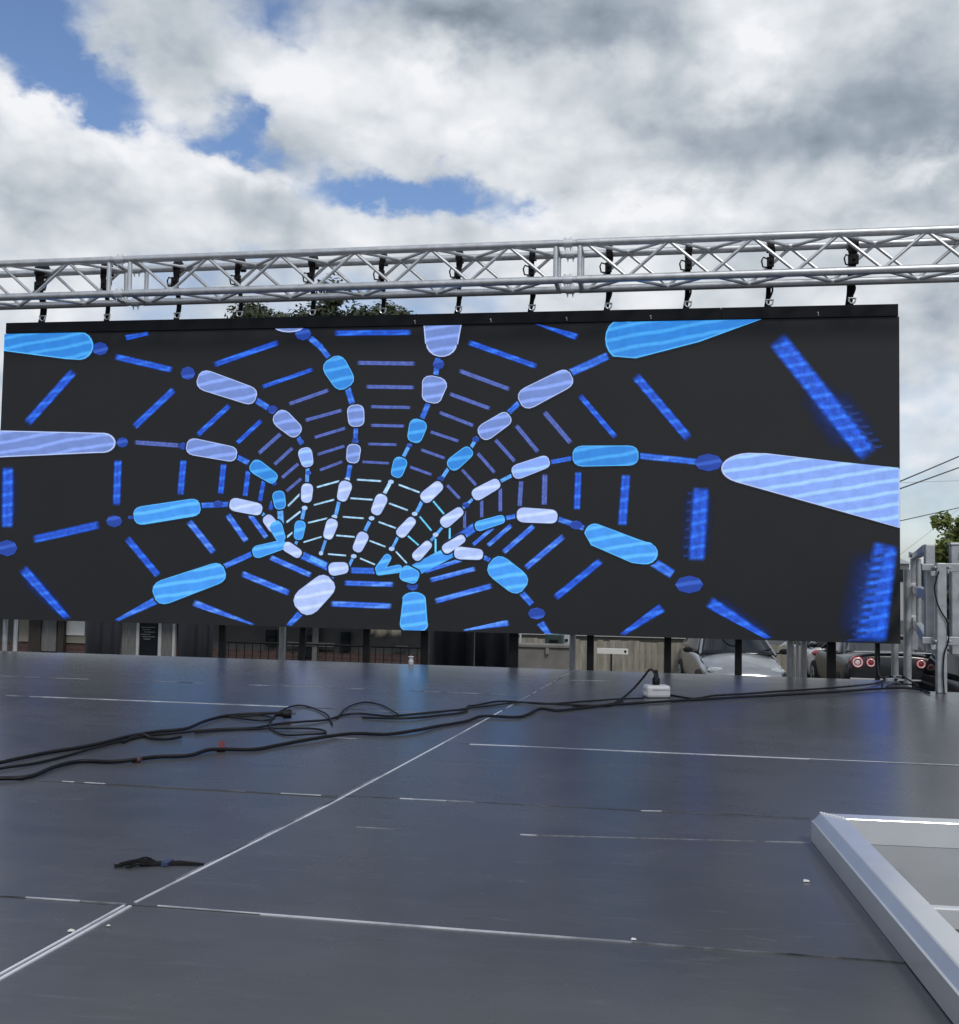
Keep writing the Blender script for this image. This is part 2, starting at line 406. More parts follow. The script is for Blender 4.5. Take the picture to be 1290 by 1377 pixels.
seg_h(432,1070,538,1074,.0022,'seam_faint'); seg_h(640,1079,862,1090.5,.0022,'seam_faint'); seg_h(890,1091,1090,1101,.0020,'seam_faint'); seg_h(142,1054.3,378,1067.2,.0020,'seam_faint')
seg_h(390,950.5,552,957.5,.004,'seam_faint'); seg_h(960,1275.8,1215,1294,.0010,'seam_faint'); seg_h(0,1205,35,1207,.0012,'seam_faint')
seg_h(632,1001,700,1003.6,.0065); seg_h(700.5,1003.65,834.5,1009.8,.0058); seg_h(835,1009.8,1290,1029.5,.0075)
seg_h(538,1074,600,1077,.0055); seg_h(600,1077,640,1079,.004,'seam_dull')
seg_h(378,1067.2,432,1070,.0060); seg_h(84,1051,100,1051.9,.004); seg_h(114,1052.6,142,1054.3,.005); seg_h(300,1063,330,1064.5,.004,'seam_dull')
seg_h(40,936.5,390,950.5,.0085); seg_h(8,935,40,936.5,.006,'seam_dull'); seg_h(450,953,560,958,.004,'seam_dull')
seg_h(0,909,120,913.5,.008,'seam_dull'); seg_h(208,916,276,919,.010,'seam_dull'); seg_h(335,921,490,926.5,.010,'seam_dull'); seg_h(552,929,680,934,.008,'seam_dull')
seg_h(765,915,830,916,.008,'seam_dull')
seg_h(480,1112.5,545,1116,.003,'seam_dull'); seg_h(700,1122.5,722,1123.6,.003); seg_h(722,1123.6,1092,1133.5,.0022,'seam_dull'); seg_h(862,1090.5,890,1091,.003); seg_h(448,992,480,993.5,.005,'seam_dull')
# small white chips lying on the deck
for i, (px, py, s, lb) in enumerate([(1084,1186,.0042,'tiny white chip on the deck left of the aluminium frame'), (852,1264.5,.003,'tiny white crumb on the front cross seam of the deck'), (96,1253,.0035,'tiny white crumb beside the double seam, lower left'), (146,1246,.002,'smallest pale crumb right of the double seam, lower left')]):
    p = D(px, py); mb = MB()
    mb.add([(-s*1.3,-s,0),(s*1.5,-s*.7,0),(s*1.2,s*.9,0),(-s,s*1.1,0),(-s,-s*.8,s*.5),(s*1.2,-s*.5,s*.6),(s,s*.7,s*.4),(-s*.8,s*.8,s*.55)],
           [(0,3,2,1),(4,5,6,7),(0,1,5,4),(1,2,6,5),(2,3,7,6),(3,0,4,7)])
    o = mb.build('paper_scrap', M['white_board']); o.location = (p.x, p.y, .0015); tag(o, lb, 'debris', 'white crumbs on the deck')

# ------------------------------------------------------------------ LED screen
SB, ST = .14, 2.14
led = thing('led_screen', 'huge black LED video wall showing a blue and lavender capsule tunnel', 'video screen', (0,0,SB))
mb = MB()
mb.box2((-3,0,SB),(3,.075,ST))
part(mb, 'display_panel', M['led_black'], led)
mb = MB()
for a, b in ((-2.985,1.93),(1.933,2.992)): mb.box2((a, -.012, ST+.001), (b, .05, ST+.076))
hb = part(mb, 'header_bar', M['header'], led, bevel=.002)
for px, py in ((558,433),(660,430),(762,428),(875,424),(1100,421.5)):
    p = U(px, py, 1, -.013); mb = MB(); mb.lathe([(.006,0),(.006,.006),(.004,.008)], 8, Matrix.Rotation(math.pi/2, 3, 'X'), (p.x, -.012, ST+.03)); mb.box((p.x+.003,-.014,ST+.020),(.002,.002,.008))
    part(mb, 'header_bolt', M['galv'], led)
mb = MB()
for x in (-2.75,-1.75,-.75,.25,1.25,2.25): mb.box2((x, .076, SB+.1), (x+.35, .13, ST-.1))
part(mb, 'cabinet_back', M['header'], led, bevel=.004)

gfx = MB(); GM = list(G.keys()); uvs = []
NP = [0]
def poly_px(pts, key, layer, uv=None):
    NP[0] += 1
    y = -(.0009+.0006*layer+NP[0]*1e-6)
    vs = []
    for px, py in pts:
        p = U(px, py, 1, 0.0); vs.append((min(2.9995, max(-2.9995, p.x)), y, min(ST-.001, max(SB+.001, p.z))))
    gfx.add(vs, [tuple(range(len(vs)))], GM.index(key)); uvs.append(uv or [(.5,.5)]*len(vs))
def capsule(x0, y0, x1, y1, w0, w1=None, key='L', n=7, rr=1.0):
    w1 = w1 or w0
    def shape(x0, y0, x1, y1, w0, w1):
        d = Vector((x1-x0, y1-y0)); Ln = d.length; d /= Ln; nn = Vector((-d.y, d.x)); P = []
        r0 = min(w0/2*rr, Ln*.3); r1 = min(w1/2*rr, Ln*.3)
        for k in range(n+1):
            a = math.pi*k/n; P.append(Vector((x0, y0))+d*(r0*(1-math.sin(a)))+nn*(w0/2*math.copysign(abs(math.cos(a))**.7, math.cos(a))))
        for k in range(n+1):
            a = math.pi*k/n; P.append(Vector((x1, y1))-d*(r1*(1-math.sin(a)))-nn*(w1/2*math.copysign(abs(math.cos(a))**.7, math.cos(a))))
        return P
    if key == 'C' and min(y0, y1) > 660: key = 'E'
    if key == 'L' and min(y0, y1) > 600: key = 'R'
    d = Vector((x1-x0, y1-y0)).normalized()*2.2
    poly_px(shape(x0-d.x, y0-d.y, x1+d.x, y1+d.y, w0+4.4, w1+4.4), 'N', 2)
    poly_px(shape(x0, y0, x1, y1, w0, w1), 'Co' if key in 'CE' else 'Lo', 3)
    d = Vector((x1-x0, y1-y0)).normalized()*1.05
    poly_px(shape(x0+d.x, y0+d.y, x1-d.x, y1-d.y, w0-2.1, w1-2.1), key, 4)
def bigpill(pts, key):
    poly_px(pts, 'Co' if key in 'CE' else 'Lo', 3)
    c = Vector((sum(p[0] for p in pts)/len(pts), sum(p[1] for p in pts)/len(pts)))
    poly_px([(p[0]-2.4*(1 if p[0] < c.x else -1)*min(1, abs(c.x-p[0])/20), p[1]-2.0*(1 if p[1] < c.y else -1)) for p in pts], 'N', 2)
    poly_px([(p[0]+1.6*(1 if p[0] < c.x else -1)*min(1, abs(c.x-p[0])/20), p[1]+1.4*(1 if p[1] < c.y else -1)) for p in pts], key, 4)
def bar(x0, y0, x1, y1, w, key='B', w1=None, layer=0):
    if key == 'H': layer = -1
    w1 = w1 or w; d = Vector((x1-x0, y1-y0)); L = d.length; d /= L; n = Vector((-d.y, d.x)); e = .03*L+ .8
    w = w*1.30+.9; w1 = w1*1.30+.9
    a = Vector((x0, y0))-d*e; b = Vector((x1, y1))+d*e
    poly_px([a+n*w/2, a-n*w/2, b-n*w1/2, b+n*w1/2], key, layer, [(0,0),(1,0),(1,1),(0,1)])
def dot(x, y, rx, ry=None, key='D', rot=0):
    if key == 'K': key = 'd'
    ry = ry or rx*.75; P = []
    for k in range(8):
        a = 2*math.pi*k/8; u, v = rx*math.cos(a), ry*math.sin(a); P.append((x+u*math.cos(rot)-v*math.sin(rot), y+u*math.sin(rot)+v*math.cos(rot)))
    poly_px(P, key, 2)
def link(x0, y0, x1, y1, w, key='K'):
    if key == 'K' and w <= 4: key = 'k'
    bar(x0, y0, x1, y1, w, key, None, 1)
def arc(cx, cy_, rx, ry, a0, a1, n=9): return [(cx+rx*math.cos(math.radians(a0+(a1-a0)*k/n)), cy_+ry*math.sin(math.radians(a0+(a1-a0)*k/n))) for k in range(n+1)]
# top spoke
bigpill([(570,435),(621,435),(616,464)]+arc(594,462,21,18,0,180)+[(572,462)], 'L')
dot(590,490,8,7); link(589,482,586,507,6)
capsule(587,506,579,542,34,28,'L'); link(576,543,568,562,6); capsule(565,564,556,595,24,21,'C'); dot(551,599,4); link(549,602,543,614,4)
capsule(541,615,532,642,19,17,'C'); dot(526,648,4,3,'K'); link(524,651,517,664,4,'c'); capsule(516,665,504,692,17,15,'W'); dot(500,697,4,3,'K'); link(497,702,490,716,4)
capsule(491,716,479,742,16,14,'W'); dot(476,748,4,3,'K'); link(474,752,468,764,3)
# spoke left of it
bigpill([(371,440),(408,440)]+arc(389,440,19,7,10,170,6), 'L'); dot(408,449,11,9); link(418,455,432,467,7); link(430,465,442,480,6)
capsule(444,482,468,521,33,31,'C'); link(467,520,474,543,7); capsule(478,544,480,574,23,22,'L'); link(479,574,478,593,5); dot(478,593,5,4); capsule(477,597,474,623,19,18,'L')
link(471,626,468,643,5); dot(467,645,4,3,'K'); capsule(467,647,459,674,18,15,'W'); link(456,675,452,692,4); dot(450,695,4,3,'K'); capsule(449,698,440,725,16,14,'W'); link(438,727,433,742,3); dot(432,744,3,3,'K')
# third spoke
bigpill([(5,446),(104,446)]+arc(107,465,19,19,-85,85)+[(90,483),(5,472)], 'C'); dot(135,469,11,9); bar(157,480,230,497,7); dot(253,502,10,9)
capsule(266,508,345,535,28,25,'L'); link(343,537,360,548,7); dot(367,551,7,6); capsule(371,556,403,584,25,22,'L'); link(401,587,406,597,5); dot(405,594,4); capsule(409,602,415,628,19,17,'L')
dot(415,636,4); link(414,628,413,650,4); capsule(414,650,412,676,16,15,'W'); dot(410,683,4,3,'K'); link(409,686,406,701,4); capsule(405,700,401,726,15,13,'C'); link(400,726,397,734,3)
# fourth spoke
bigpill([(-12,579),(135,582)]+arc(139,595.5,17,13.5,-85,85)+[(132,609),(-12,615)], 'L'); dot(165,595,8,7); link(183,595,240,599,5,'b'); dot(247,600,6,5)
capsule(251,599,319,612,23,21,'L'); link(318,614,334,622,6); capsule(338,623,372,646,20,17,'C'); dot(369,650,4); capsule(374,660,378,685,17,16,'C'); link(377,684,378,704,7,'k')
# fifth spoke
capsule(180,695,270,681,25,24,'C'); dot(154,701,11,8); bar(47,725,132,706,9); dot(10,737,14,11); dot(176,696,4,2.5); link(268,680,311,678,6); dot(294,678,7,5)
capsule(309,677,353,686,18,17,'W'); link(350,688,358,695,4); capsule(357,694,373,714,15,16,'W'); capsule(368,701,380,728,18,14,'C')
# sixth spoke
capsule(207,801,303,767,33,29,'C'); link(158,838,212,807,9); link(301,762,345,742,6); capsule(340,744,385,731,17,13,'C'); capsule(382,732,405,747,14,13,'W'); link(403,745,443,763,9,'K'); link(418,750,438,760,6,'k')
# seventh spoke
capsule(401,820,446,779,37,32,'W'); link(440,782,449,770,8); capsule(442,766,469,763,18,16,'W'); link(389,843,406,823,8)
# bottom spoke
bigpill([(542,806)]+arc(557,806,16,10,190,350)+[(575,835)]+arc(557,840,19,12,0,180)+[(538,838)], 'E')
dot(555,788,8,6); capsule(539,768,563,778,22,20,'C'); link(473,767,520,768,7,'K'); capsule(506,770,541,764,9,11,'C')
# ninth spoke
capsule(660,755,706,791,33,33,'C'); capsule(611,743,650,746,17,15,'W'); link(648,748,660,754,5); link(698,793,715,812,7); dot(722,825,12,8); link(727,838,737,856,9); bar(733,855,765,857,4,'c')
# tenth spoke
bigpill([(786,717)]+arc(800,719,14,15,195,290,5)+[(858,725)]+arc(868,744,17,15,-60,100,7)+[(850,757),(795,733)], 'E')
link(877,755,904,772,11); dot(927,786,19,12); bar(955,810,1033,864,14); capsule(695,692,750,695,20,19,'W'); link(748,697,785,710,6); dot(775,706,9,6)
capsule(639,709,679,697,14,12,'C'); link(675,698,698,693,5); link(600,735,640,708,10); link(560,766,606,742,12,'E'); capsule(596,741,625,722,14,12,'W')
# eleventh spoke
capsule(770,613.5,859,612.5,28,27,'C'); bigpill([(1210,630.5),(1030,609.5)]+arc(1009,630,39,21,-80,-240,12)+[(1210,710)], 'R')
dot(953,622,19,12); link(860,613,937,621,7); capsule(689,637,739,619,20,18,'L'); link(738,622,771,616,5); capsule(636,668,672,648,17,15,'W'); link(670,649,691,638,4); capsule(594,706,622,685,16,13,'W'); dot(627,679,5,4); link(621,685,637,670,3)
capsule(557,752,579,729,14,12,'W'); link(579,728,596,708,3); dot(586,719,4,3,'K')
# twelfth spoke
capsule(699,541,769,505,29,27,'L'); link(766,502,817,479,9)
bigpill([(1024,428),(850,430)]+arc(835,456,21,27,-60,-240,9)+[(855,482),(940,460)], 'C')
link(700,540,682,557,6); capsule(645,586,686,559,23,20,'L'); dot(640,591,5,4); link(642,588,633,603,4); capsule(604,629,634,604,19,17,'C'); link(604,629,596,641,4); dot(593,644,5,4)
capsule(568,673,594,650,17,15,'W'); link(568,674,561,688,4); dot(558,691,4,3,'K'); capsule(536,721,557,697,15,13,'W'); link(536,721,529,735,3); dot(527,738,4,3,'K'); capsule(508,770,524,746,13,11,'C')
# rings of bars between the spokes
for b in [(452,448,551,447,7),(722,432,775,453,9),(632,461,720,492,7),(1047,459,1167,610,27),(856,507,925,588,12),(781,533,827,587,7),
          (943,658,937,752,22),(842,640,837,705,12),(778,636,776,684,8.5),(890,818,838,858,13),(807,755,748,803,9),(757,722,708,763,7.5),(717,708,678,742,6.5),(687,707,657,733,5.5),(663,710,637,732,4.5),
          (683,838,625,851,8),(660,788,587,808,7),(638,765,580,780,6),(620,753,573,768,5),(447,812,525,815,7.5),(465,784,528,786,6.5),(262,811,340,843,9),(327,772,388,797,8),(365,750,417,773,7),
          (172,725,212,773,9),(255,702,287,742,8.5),(307,693,331,727,7.5),(337,693,358,722,6.5),(32,766,90,834,13),(11,630,10,708,15),(159,620,157,678,10),(247,620,243,664,8.5),(301,625,297,663,7.5),(334,634,330,666,6.5),(355,647,350,673,5.5),(370,665,364,685,5),
          (98,501,38,568,11),(233,525,182,573,8.5),(308,546,267,584,6.5),(351,566,320,595,5.5),(373,461,290,490,7),(420,497,354,520,5),(170,454,199,447,7)]:
    bar(*b[:4], b[4]*.86, 'P' if (b[1] > 690 and b[0] < 765 and b[0] > 250) else 'B')
bar(1178,742,1156,868,60,'H',62); bar(1112,540,1150,590,60,'H'); bar(1088,520,1172,606,46,'H'); bar(958,808,1036,864,26,'H'); bar(940,660,935,752,38,'H')
bar(4,632,4,706,34,'H'); bar(34,770,88,834,24,'H'); bar(1195,734,1171,868,36,'B',38)
for k in range(12):
    yy = 748+k*10.4; xl = 1181-k*2.35; bar(xl-13-(k*5)%7, yy+1.5, xl+10, yy-1.5, 6.5, 'T', None, 1)
for k in range(7):
    yy = 548+k*9; xr = 1134+k*6.6; bar(xr-4, yy, xr+14+(k*3)%6, yy-1.5, 5, 'T', None, 1)
for k in range(8):
    yy = 664+k*12; bar(918.5+(7-k)*.9, yy, 926+(7-k)*.9, yy-1, 5, 'T', None, 1)
for b in [(482,488,557,489,4.5),(494,520,556,521,4.2),(500,547,551,548,3.4),(500,572,543,573,3.2),(496,597,533,598,2.8),(488,621,523,623,2.6),(619,499,684,523,4.6),(606,530,658,549,4.2),(592,555,636,572,3.6),(580,581,616,593,3.2),(567,605,598,616,3),(552,628,580,638,2.8),
          (733,555,767,595,5.5),(695,573,723,607,4.6),(667,592,692,620,4),(643,610,665,635,3.6),(622,632,640,652,3.2),(602,653,618,670,3),(733,639,732,678,6),(701,648,699,680,5),(673,657,673,687,4),(648,672,648,695,3.6),(625,688,625,710,3.2),
          (377,584,349,609,4.2),(393,603,370,624,3.6),(401,624,380,642,3.4),(405,644,386,660,3.2),(441,525,390,543,4),(459,552,412,565,3.6),(464,576,424,588,3.2),(463,600,428,611,3),(460,621,431,632,2.8)]:
    bar(*b, key='b')
for b in [(481,645,512,647,2.6),(472,670,501,672,2.4),(462,695,489,697,2.2),(453,720,477,722,2.2),(442,745,465,747,2.2),(537,652,564,662,2.6),(524,677,548,686,2.4),(510,702,532,710,2.2),(497,727,518,735,2.2),(485,751,504,759,2),
          (582,673,598,692,2.6),(565,695,580,713,2.4),(548,720,563,733,2.2),(533,742,547,757,2),(605,707,605,727,2.8),(586,725,586,744,2.8),(568,748,568,762,2.6),(404,664,388,680,2.8),(404,688,386,702,2.8),(400,711,384,724,2.6),
          (456,647,427,655,2.6),(449,672,423,679,2.4),(440,697,415,703,2.2),(432,722,409,729,2)]:
    bar(*b[:4], b[4]*.62, key='y' if b[0] > 545 else 'c')
go = part(gfx, 'screen_graphics', [G[k] for k in GM], led)
ul = go.data.uv_layers.new(name='UVMap')
for pl, uv in zip(go.data.polygons, uvs):
    # recalculated normals may flip the loop order: match by vertex order
    vo = sorted(pl.vertices)
    for li, vi in zip(pl.loop_indices, pl.vertices): ul.data[li].uv = uv[vi-vo[0]]

# ------------------------------------------------------------------ truss
ZT, ZB_, YF, YB = 2.583, 2.352, -.232, .002
truss = thing('truss', 'long silver aluminium box truss spanning above the screen', 'truss', (0, -.115, ZB_))
truss.rotation_euler = (0, -.0052, 0)
RC, RB = .0245, .0105
def tpart(mb, n, m_, par, **k):
    mb.v = [(p[0], p[1]+.115, p[2]-ZB_) for p in mb.v]; return mb.build(n, m_, par, **k)
def section(x0):
    x1 = x0+3.0; a, b = x0+.012, x1-.012
    br = MB(); xa, xb = x0+.075, x1-.075
    for x in (xa, xb):                                  # end frames
        for y in (YF, YB): br.tube([(x,y,ZB_+RC*.6),(x,y,ZT-RC*.6)], .0155, 12)
        for z in (ZB_, ZT): br.tube([(x,YF+RC*.6,z),(x,YB-RC*.6,z)], .0155, 12)
    n = 11; s0 = xa+.045; st = (xb-.045-s0)/n; g_ = .012
    for k in range(n):
        u, w = s0+k*st+g_, s0+(k+1)*st-g_
        t, d = (ZT-RC*.7, ZB_+RC*.7) if k % 2 == 0 else (ZB_+RC*.7, ZT-RC*.7)
        br.tube([(u,YF,t),(w,YF,d)], RB, 8); br.tube([(u,YB,d),(w,YB,t)], RB, 8)
        f, r_ = (YF+RC*.7, YB-RC*.7) if k % 2 else (YB-RC*.7, YF+RC*.7)
        br.tube([(u,f,ZB_),(w,r_,ZB_)], RB, 8); br.tube([(u,r_,ZT),(w,f,ZT)], RB, 8)
    sec = tpart(br, 'truss_section', M['alu'], truss, smooth=True)
    for y in (YF, YB):
        for z in (ZB_, ZT):
            ch = MB(); ch.tube([(a+.045,y,z),(b-.045,y,z)], RC, 20)
            for e, s in ((a, 1), (b, -1)):              # fork ends
                ch.tube([(e,y,z),(e+s*.044,y,z)], RC*.86, 20)
            tpart(ch, 'chord', M['alu'], sec, smooth=True)
for x0 in (-5.02, -2.02, .98): section(x0)
for xj in (-2.02, .98):
    for y in (YF, YB):
        for z in (ZB_, ZT):
            c = MB(); c.tube([(xj-.028,y,z),(xj+.028,y,z)], RC*1.10, 20); c.tube([(xj-.05,y,z),(xj+.05,y,z)], RC*.7, 16)
            for s in (-1, 1):
                c.tube([(xj+s*.017,y,z-.036),(xj+s*.017,y,z+.036)], .006, 8)
                c.box((xj+s*.017,y+.004,z-.036),(.003,.003,.012))
            tpart(c, 'coupler', M['joint_alu'], truss, smooth=True)
for xt, lb in ((-5.25, 'silver truss tower holding the left end of the long truss'), (4.25, 'silver truss tower holding the right end of the long truss')):
    tw = thing('truss_tower', lb, 'truss tower', (xt, -.115, GZ), 'truss towers')
    H = 2.75-GZ
    t = MB()
    for dx in (-.115, .115):
        for dy in (-.115, .115): t.tube([(dx,dy,.04),(dx,dy,H)], RC, 14)
    t.build('chord', M['alu'], tw, smooth=True)
    t = MB(); nn = 20; st = (H-.1)/nn
    for k in range(nn):
        s = 1 if k % 2 else -1
        for q in (-.115, .115):
            t.tube([(q,-.1*s,.05+k*st),(q,.1*s,.05+(k+1)*st)], RB, 8); t.tube([(-.1*s,q,.05+k*st),(.1*s,q,.05+(k+1)*st)], RB, 8)
    t.build('brace', M['alu'], tw, smooth=True)
    t = MB(); t.box((0,0,.02),(.35,.35,.02)); t.build('base_plate', M['galv'], tw, bevel=.004)
    xs = 1 if xt < 0 else -1
    t = MB(); t.box((xs*.06,0,2.46-GZ),(.16,.15,.16)); t.build('sleeve_block', M['alu_dull'], tw, bevel=.01)

# ------------------------------------------------------------------ rigging clamps that carry the screen
HX = [-2.727,-2.239,-1.713,-1.263,-.748,-.261,.251,.736,1.229,1.730,2.232,2.727]
def clamp(i, x):
    zt = ZT+.0052*x; zb = ZB_+.0052*x
    root = thing('rigging_clamp', f'black rigging clamp between truss and screen, {ORD[i]} from the left' if i else 'black rigging clamp at the far left, thick hook over the truss chord', 'rigging clamp', (x, YB, ST+.08), 'rigging clamps along the truss')
    w = (.032,.021,.022,.019,.021,.018,.021,.019,.020,.021,.020,.029)[i]
    def lc(p): return Vector(p)-Vector((x, YB, ST+.08))
    # hook: half ring over the back chord
    h = MB(); rng = random.Random(i)
    pr = []
    for k in range(15):
        a = math.radians(-30+k*17); ro = RC+(.034 if i in (0,1,3,4) else .024); pr.append((YB+math.cos(a)*ro, zt+math.sin(a)*ro))
    pi = [(YB+math.cos(math.radians(-30+k*17))*(RC+.002), zt+math.sin(math.radians(-30+k*17))*(RC+.002)) for k in range(15)]
    vs = []; 
    for (a, b), (c_, d) in zip(pr, pi):
        vs += [lc((x-w,a,b)), lc((x+w,a,b)), lc((x+w,c_,d)), lc((x-w,c_,d))]
    fs = []
    for k in range(14):
        for e in range(4): fs.append((k*4+e, k*4+(e+1) % 4, k*4+4+(e+1) % 4, k*4+4+e))
    fs += [(0,1,2,3), (56,59,58,57)]
    h.add(vs, fs); h.build('hook', M['black_steel'], root, bevel=.002)
    # hanging strap, front of the chord, slanting behind the lower chord
    s = MB(); yo = -(RC+.012); lean = -.010 if i < 2 else -.020
    P = [(0, YB+yo, zt+.010), (.006*(-1)**i, YB+yo-.006, zt-.055), (-.004, YB+yo+.012, zt-.125), (-.006, YB+RC+.008, zb+.015), (-.008, YB+RC+.012, zb-.06), (lean, .024, ST+.083)]
    P = spline(P, 5); vs = []
    for k, p in enumerate(P):
        v = w*(1 if k < 6 else .72 if k > 9 else .86)
        vs += [lc((x+p[0]-v, p[1]-.005, p[2])), lc((x+p[0]+v, p[1]-.005, p[2])), lc((x+p[0]+v, p[1]+.005, p[2])), lc((x+p[0]-v, p[1]+.005, p[2]))]
    fs = [(k*4+e, k*4+(e+1) % 4, k*4+4+(e+1) % 4, k*4+4+e) for k in range(len(P)-1) for e in range(4)]
    n4 = (len(P)-1)*4; fs += [(0,1,2,3), (n4, n4+3, n4+2, n4+1)]
    s.add(vs, fs); s.build('strap', M['black_strap'], root)
    # clamp jaw and wing handle beside the strap
    j = MB(); sd = -1 if i >= 2 else 1
    j.box(lc((x+sd*.004, YB-.042, zt-.105)), (w*1.05, .012, .030))
    j.tube([lc((x+sd*.02, YB-.045, zt-.085)), lc((x+sd*.048, YB-.045, zt-.075)), lc((x+sd*.058, YB-.045, zt-.098)), lc((x+sd*.050, YB-.045, zt-.135)), lc((x+sd*.02, YB-.045, zt-.140))], .0055, 8)
    j.lathe([(.010,0),(.010,.012),(.006,.016)], 8, Matrix.Rotation(math.pi/2, 3, 'X'), lc((x, YB-.052, zt-.105)))
    j.build('clamp_jaw', M['black_steel'], root, bevel=.0015)
    # shackle above the header bar
    k_ = MB(); cz = ST+.083+.027; cxs = x+lean+.018
    k_.tube([lc((cxs+.019*math.cos(a), .006, cz+.022*math.sin(a))) for a in [math.radians(q) for q in range(-200, 21, 20)]], .0052, 8)
    k_.tube([lc((cxs-.024, .006, cz+.012)), lc((cxs+.024, .006, cz+.012))], .006, 8)
    k_.build('shackle', M['shackle'], root, smooth=True)
    q = MB(); q.tube([lc(p) for p in spline([(cxs-.004,.006,cz+.018),(cxs+.012,.004,cz+.055),(cxs+.016,.006,cz+.085),(cxs-.004,.012,cz+.105)], 5)], .006, 8)
    q.build('lanyard', M['black_strap'], root, smooth=True)
    # lug under the shackle
    l = MB(); l.box(lc((cxs-.006, .016, ST+.084)), (.014, .008, .010)); l.build('lug', M['black_steel'], root)
for i, x in enumerate(HX): clamp(i, x)

# ------------------------------------------------------------------ posts under and behind the screen
BP = [(299,9,.0),(405,9,.06),(493,9,0),(571,10,0),(691,12,0),(794,9,0),(898,9,0),(993,8.5,0),(1118,10.5,0),(1180,5,0)]
names = ['behind the bare grey wall, leftmost of the black posts','leaning beside the pale pole left of centre','under the screen left of the beige drape','at the left edge of the black drapes','at the right edge of the black drapes','left of the white barrier board','between the fence and the silver car','in front of the silver car windscreen','between the white car and the dark car','thin, in front of the round tail lights']
for (px, w, ln), nm in zip(BP, names):
    p = U(px, 880, 1, .12); wm = w/F*(.12-CAM.y)*1.02
    t = thing('support_post', 'black upright post '+nm, 'post', (p.x, .12, GZ), 'black posts holding up the screen')
    q = MB(); top = 2.05-GZ
    a = Vector((ln*-.9, 0, .02)); b = Vector((ln*.9, 0, top)) if ln else Vector((0,0,top))
    if ln: a = Vector((-.13,0,.02)); b = Vector((.14,0,top))
    q.bar(a, b, wm, .04); q.build('upright', M['black_steel'], t, bevel=.004)
    q = MB(); q.box((a.x,0,.01),(.09,.09,.01)); q.build('foot_plate', M['black_steel'], t)
    q = MB(); q.box((b.x*.98,-.018,top-.1),(wm*.9,.03,.05)); q.build('bracket', M['black_steel'], t)
GP = [(6,7,.10,'galv','pale steel pole at the left edge of the photo, left of the pair'),(20,6,.14,'joint_alu','bright steel pole second from the left edge of the photo'),(379.5,9,.5,'galv','pale steel pole standing before the grey wall, left of centre'),
      (770,8.5,.4,'galv','grey steel pole right of the low concrete wall'),(1063,9,.3,'galv','grey steel pole right of the silver car, left of two'),(1072.5,4,.34,'alu_dull','thin bright pole between two grey poles by the silver car'),(1081,8,.38,'galv','grey steel pole right of the silver car, right of two'),
      (1203.5,9,.2,'galv','grey steel pole under the right corner of the screen'),(1220.5,9.5,.35,'galv','grey steel pole right of the screen, beside the dark car')]
for px, w, Y, mk, lb in GP:
    p = U(px, 880, 1, Y); r = w/F*(Y-CAM.y)/2
    top = 2.0 if px < 1210 else U(px, 766, 1, Y).z
    t = thing('steel_pole', lb, 'pole', (p.x, Y, GZ), 'steel poles behind the stage')
    q = MB(); q.tube([(0,0,.01),(0,0,top-GZ)], r, 16); q.build('shaft', M[mk], t, smooth=True)
    q = MB(); q.box((0,0,.006),(.08,.08,.006)); q.build('foot_plate', M['galv'], t)
    q = MB(); q.tube([(0,0,1.62),(0,0,1.68)], r*1.45, 16); q.box((r*1.6,0,1.65),(.012,.012,.03)); q.build('collar', M['galv'], t)

# ------------------------------------------------------------------ guard rails at the right
def UP_(px, py, Y): return U(px, py, 1, Y)
# railing A: near post beside the steel post, runs back past the screen
nb, nt_ = UP_(1250.5, 878, -1.30), UP_(1249.5, 732, -1.30)
gA = thing('guard_rail', 'grey steel guard rail running back beside the right edge of the screen', 'guard rail', (nb.x, -1.30, nb.z), 'grey guard rails')
def gp(mb, n, m_, root, **k):
    l = Vector(root.location); mb.v = [tuple(Vector(p)-l) for p in mb.v]; return mb.build(n, m_, root, **k)
q = MB(); q.bar((nb.x,-1.30,nb.z),(nb.x,-1.30,nt_.z), .044, .044); gp(q, 'post', M['galv'], gA, bevel=.005)
YFAR = .95
ft = UP_(1229, 744, YFAR); fx = ft.x
q = MB(); q.bar((fx,YFAR,UP_(1229,874,YFAR).z),(fx,YFAR,nt_.z-.03), .042, .042); gp(q, 'post', M['galv'], gA, bevel=.005)
ang = lambda z0, z1, h, n: None
for zz, hh, ww in ((nt_.z-.020,.040,.040), (UP_(1247,800,-1.30).z,.055,.035), (UP_(1247,862,-1.30).z,.06,.035)):
    q = MB(); q.bar((nb.x-.004,-1.276,zz),(fx+.002,YFAR-.022,zz), ww, hh); gp(q, 'rail', M['galv'], gA, bevel=.005)
    q = MB(); q.box((fx-.008,YFAR-.03,zz+.012),(.030,.018,hh*.5)); gp(q, 'rail_bracket', M['alu_dull'], gA, bevel=.004)
q = MB(); mx, my = nb.x+(fx-nb.x)*.62, -1.30+(YFAR+1.30)*.62
q.tube([(mx,my,UP_(1247,862,-1.30).z),(mx,my,nt_.z-.05)], .016, 10); gp(q, 'baluster', M['galv'], gA, smooth=True)
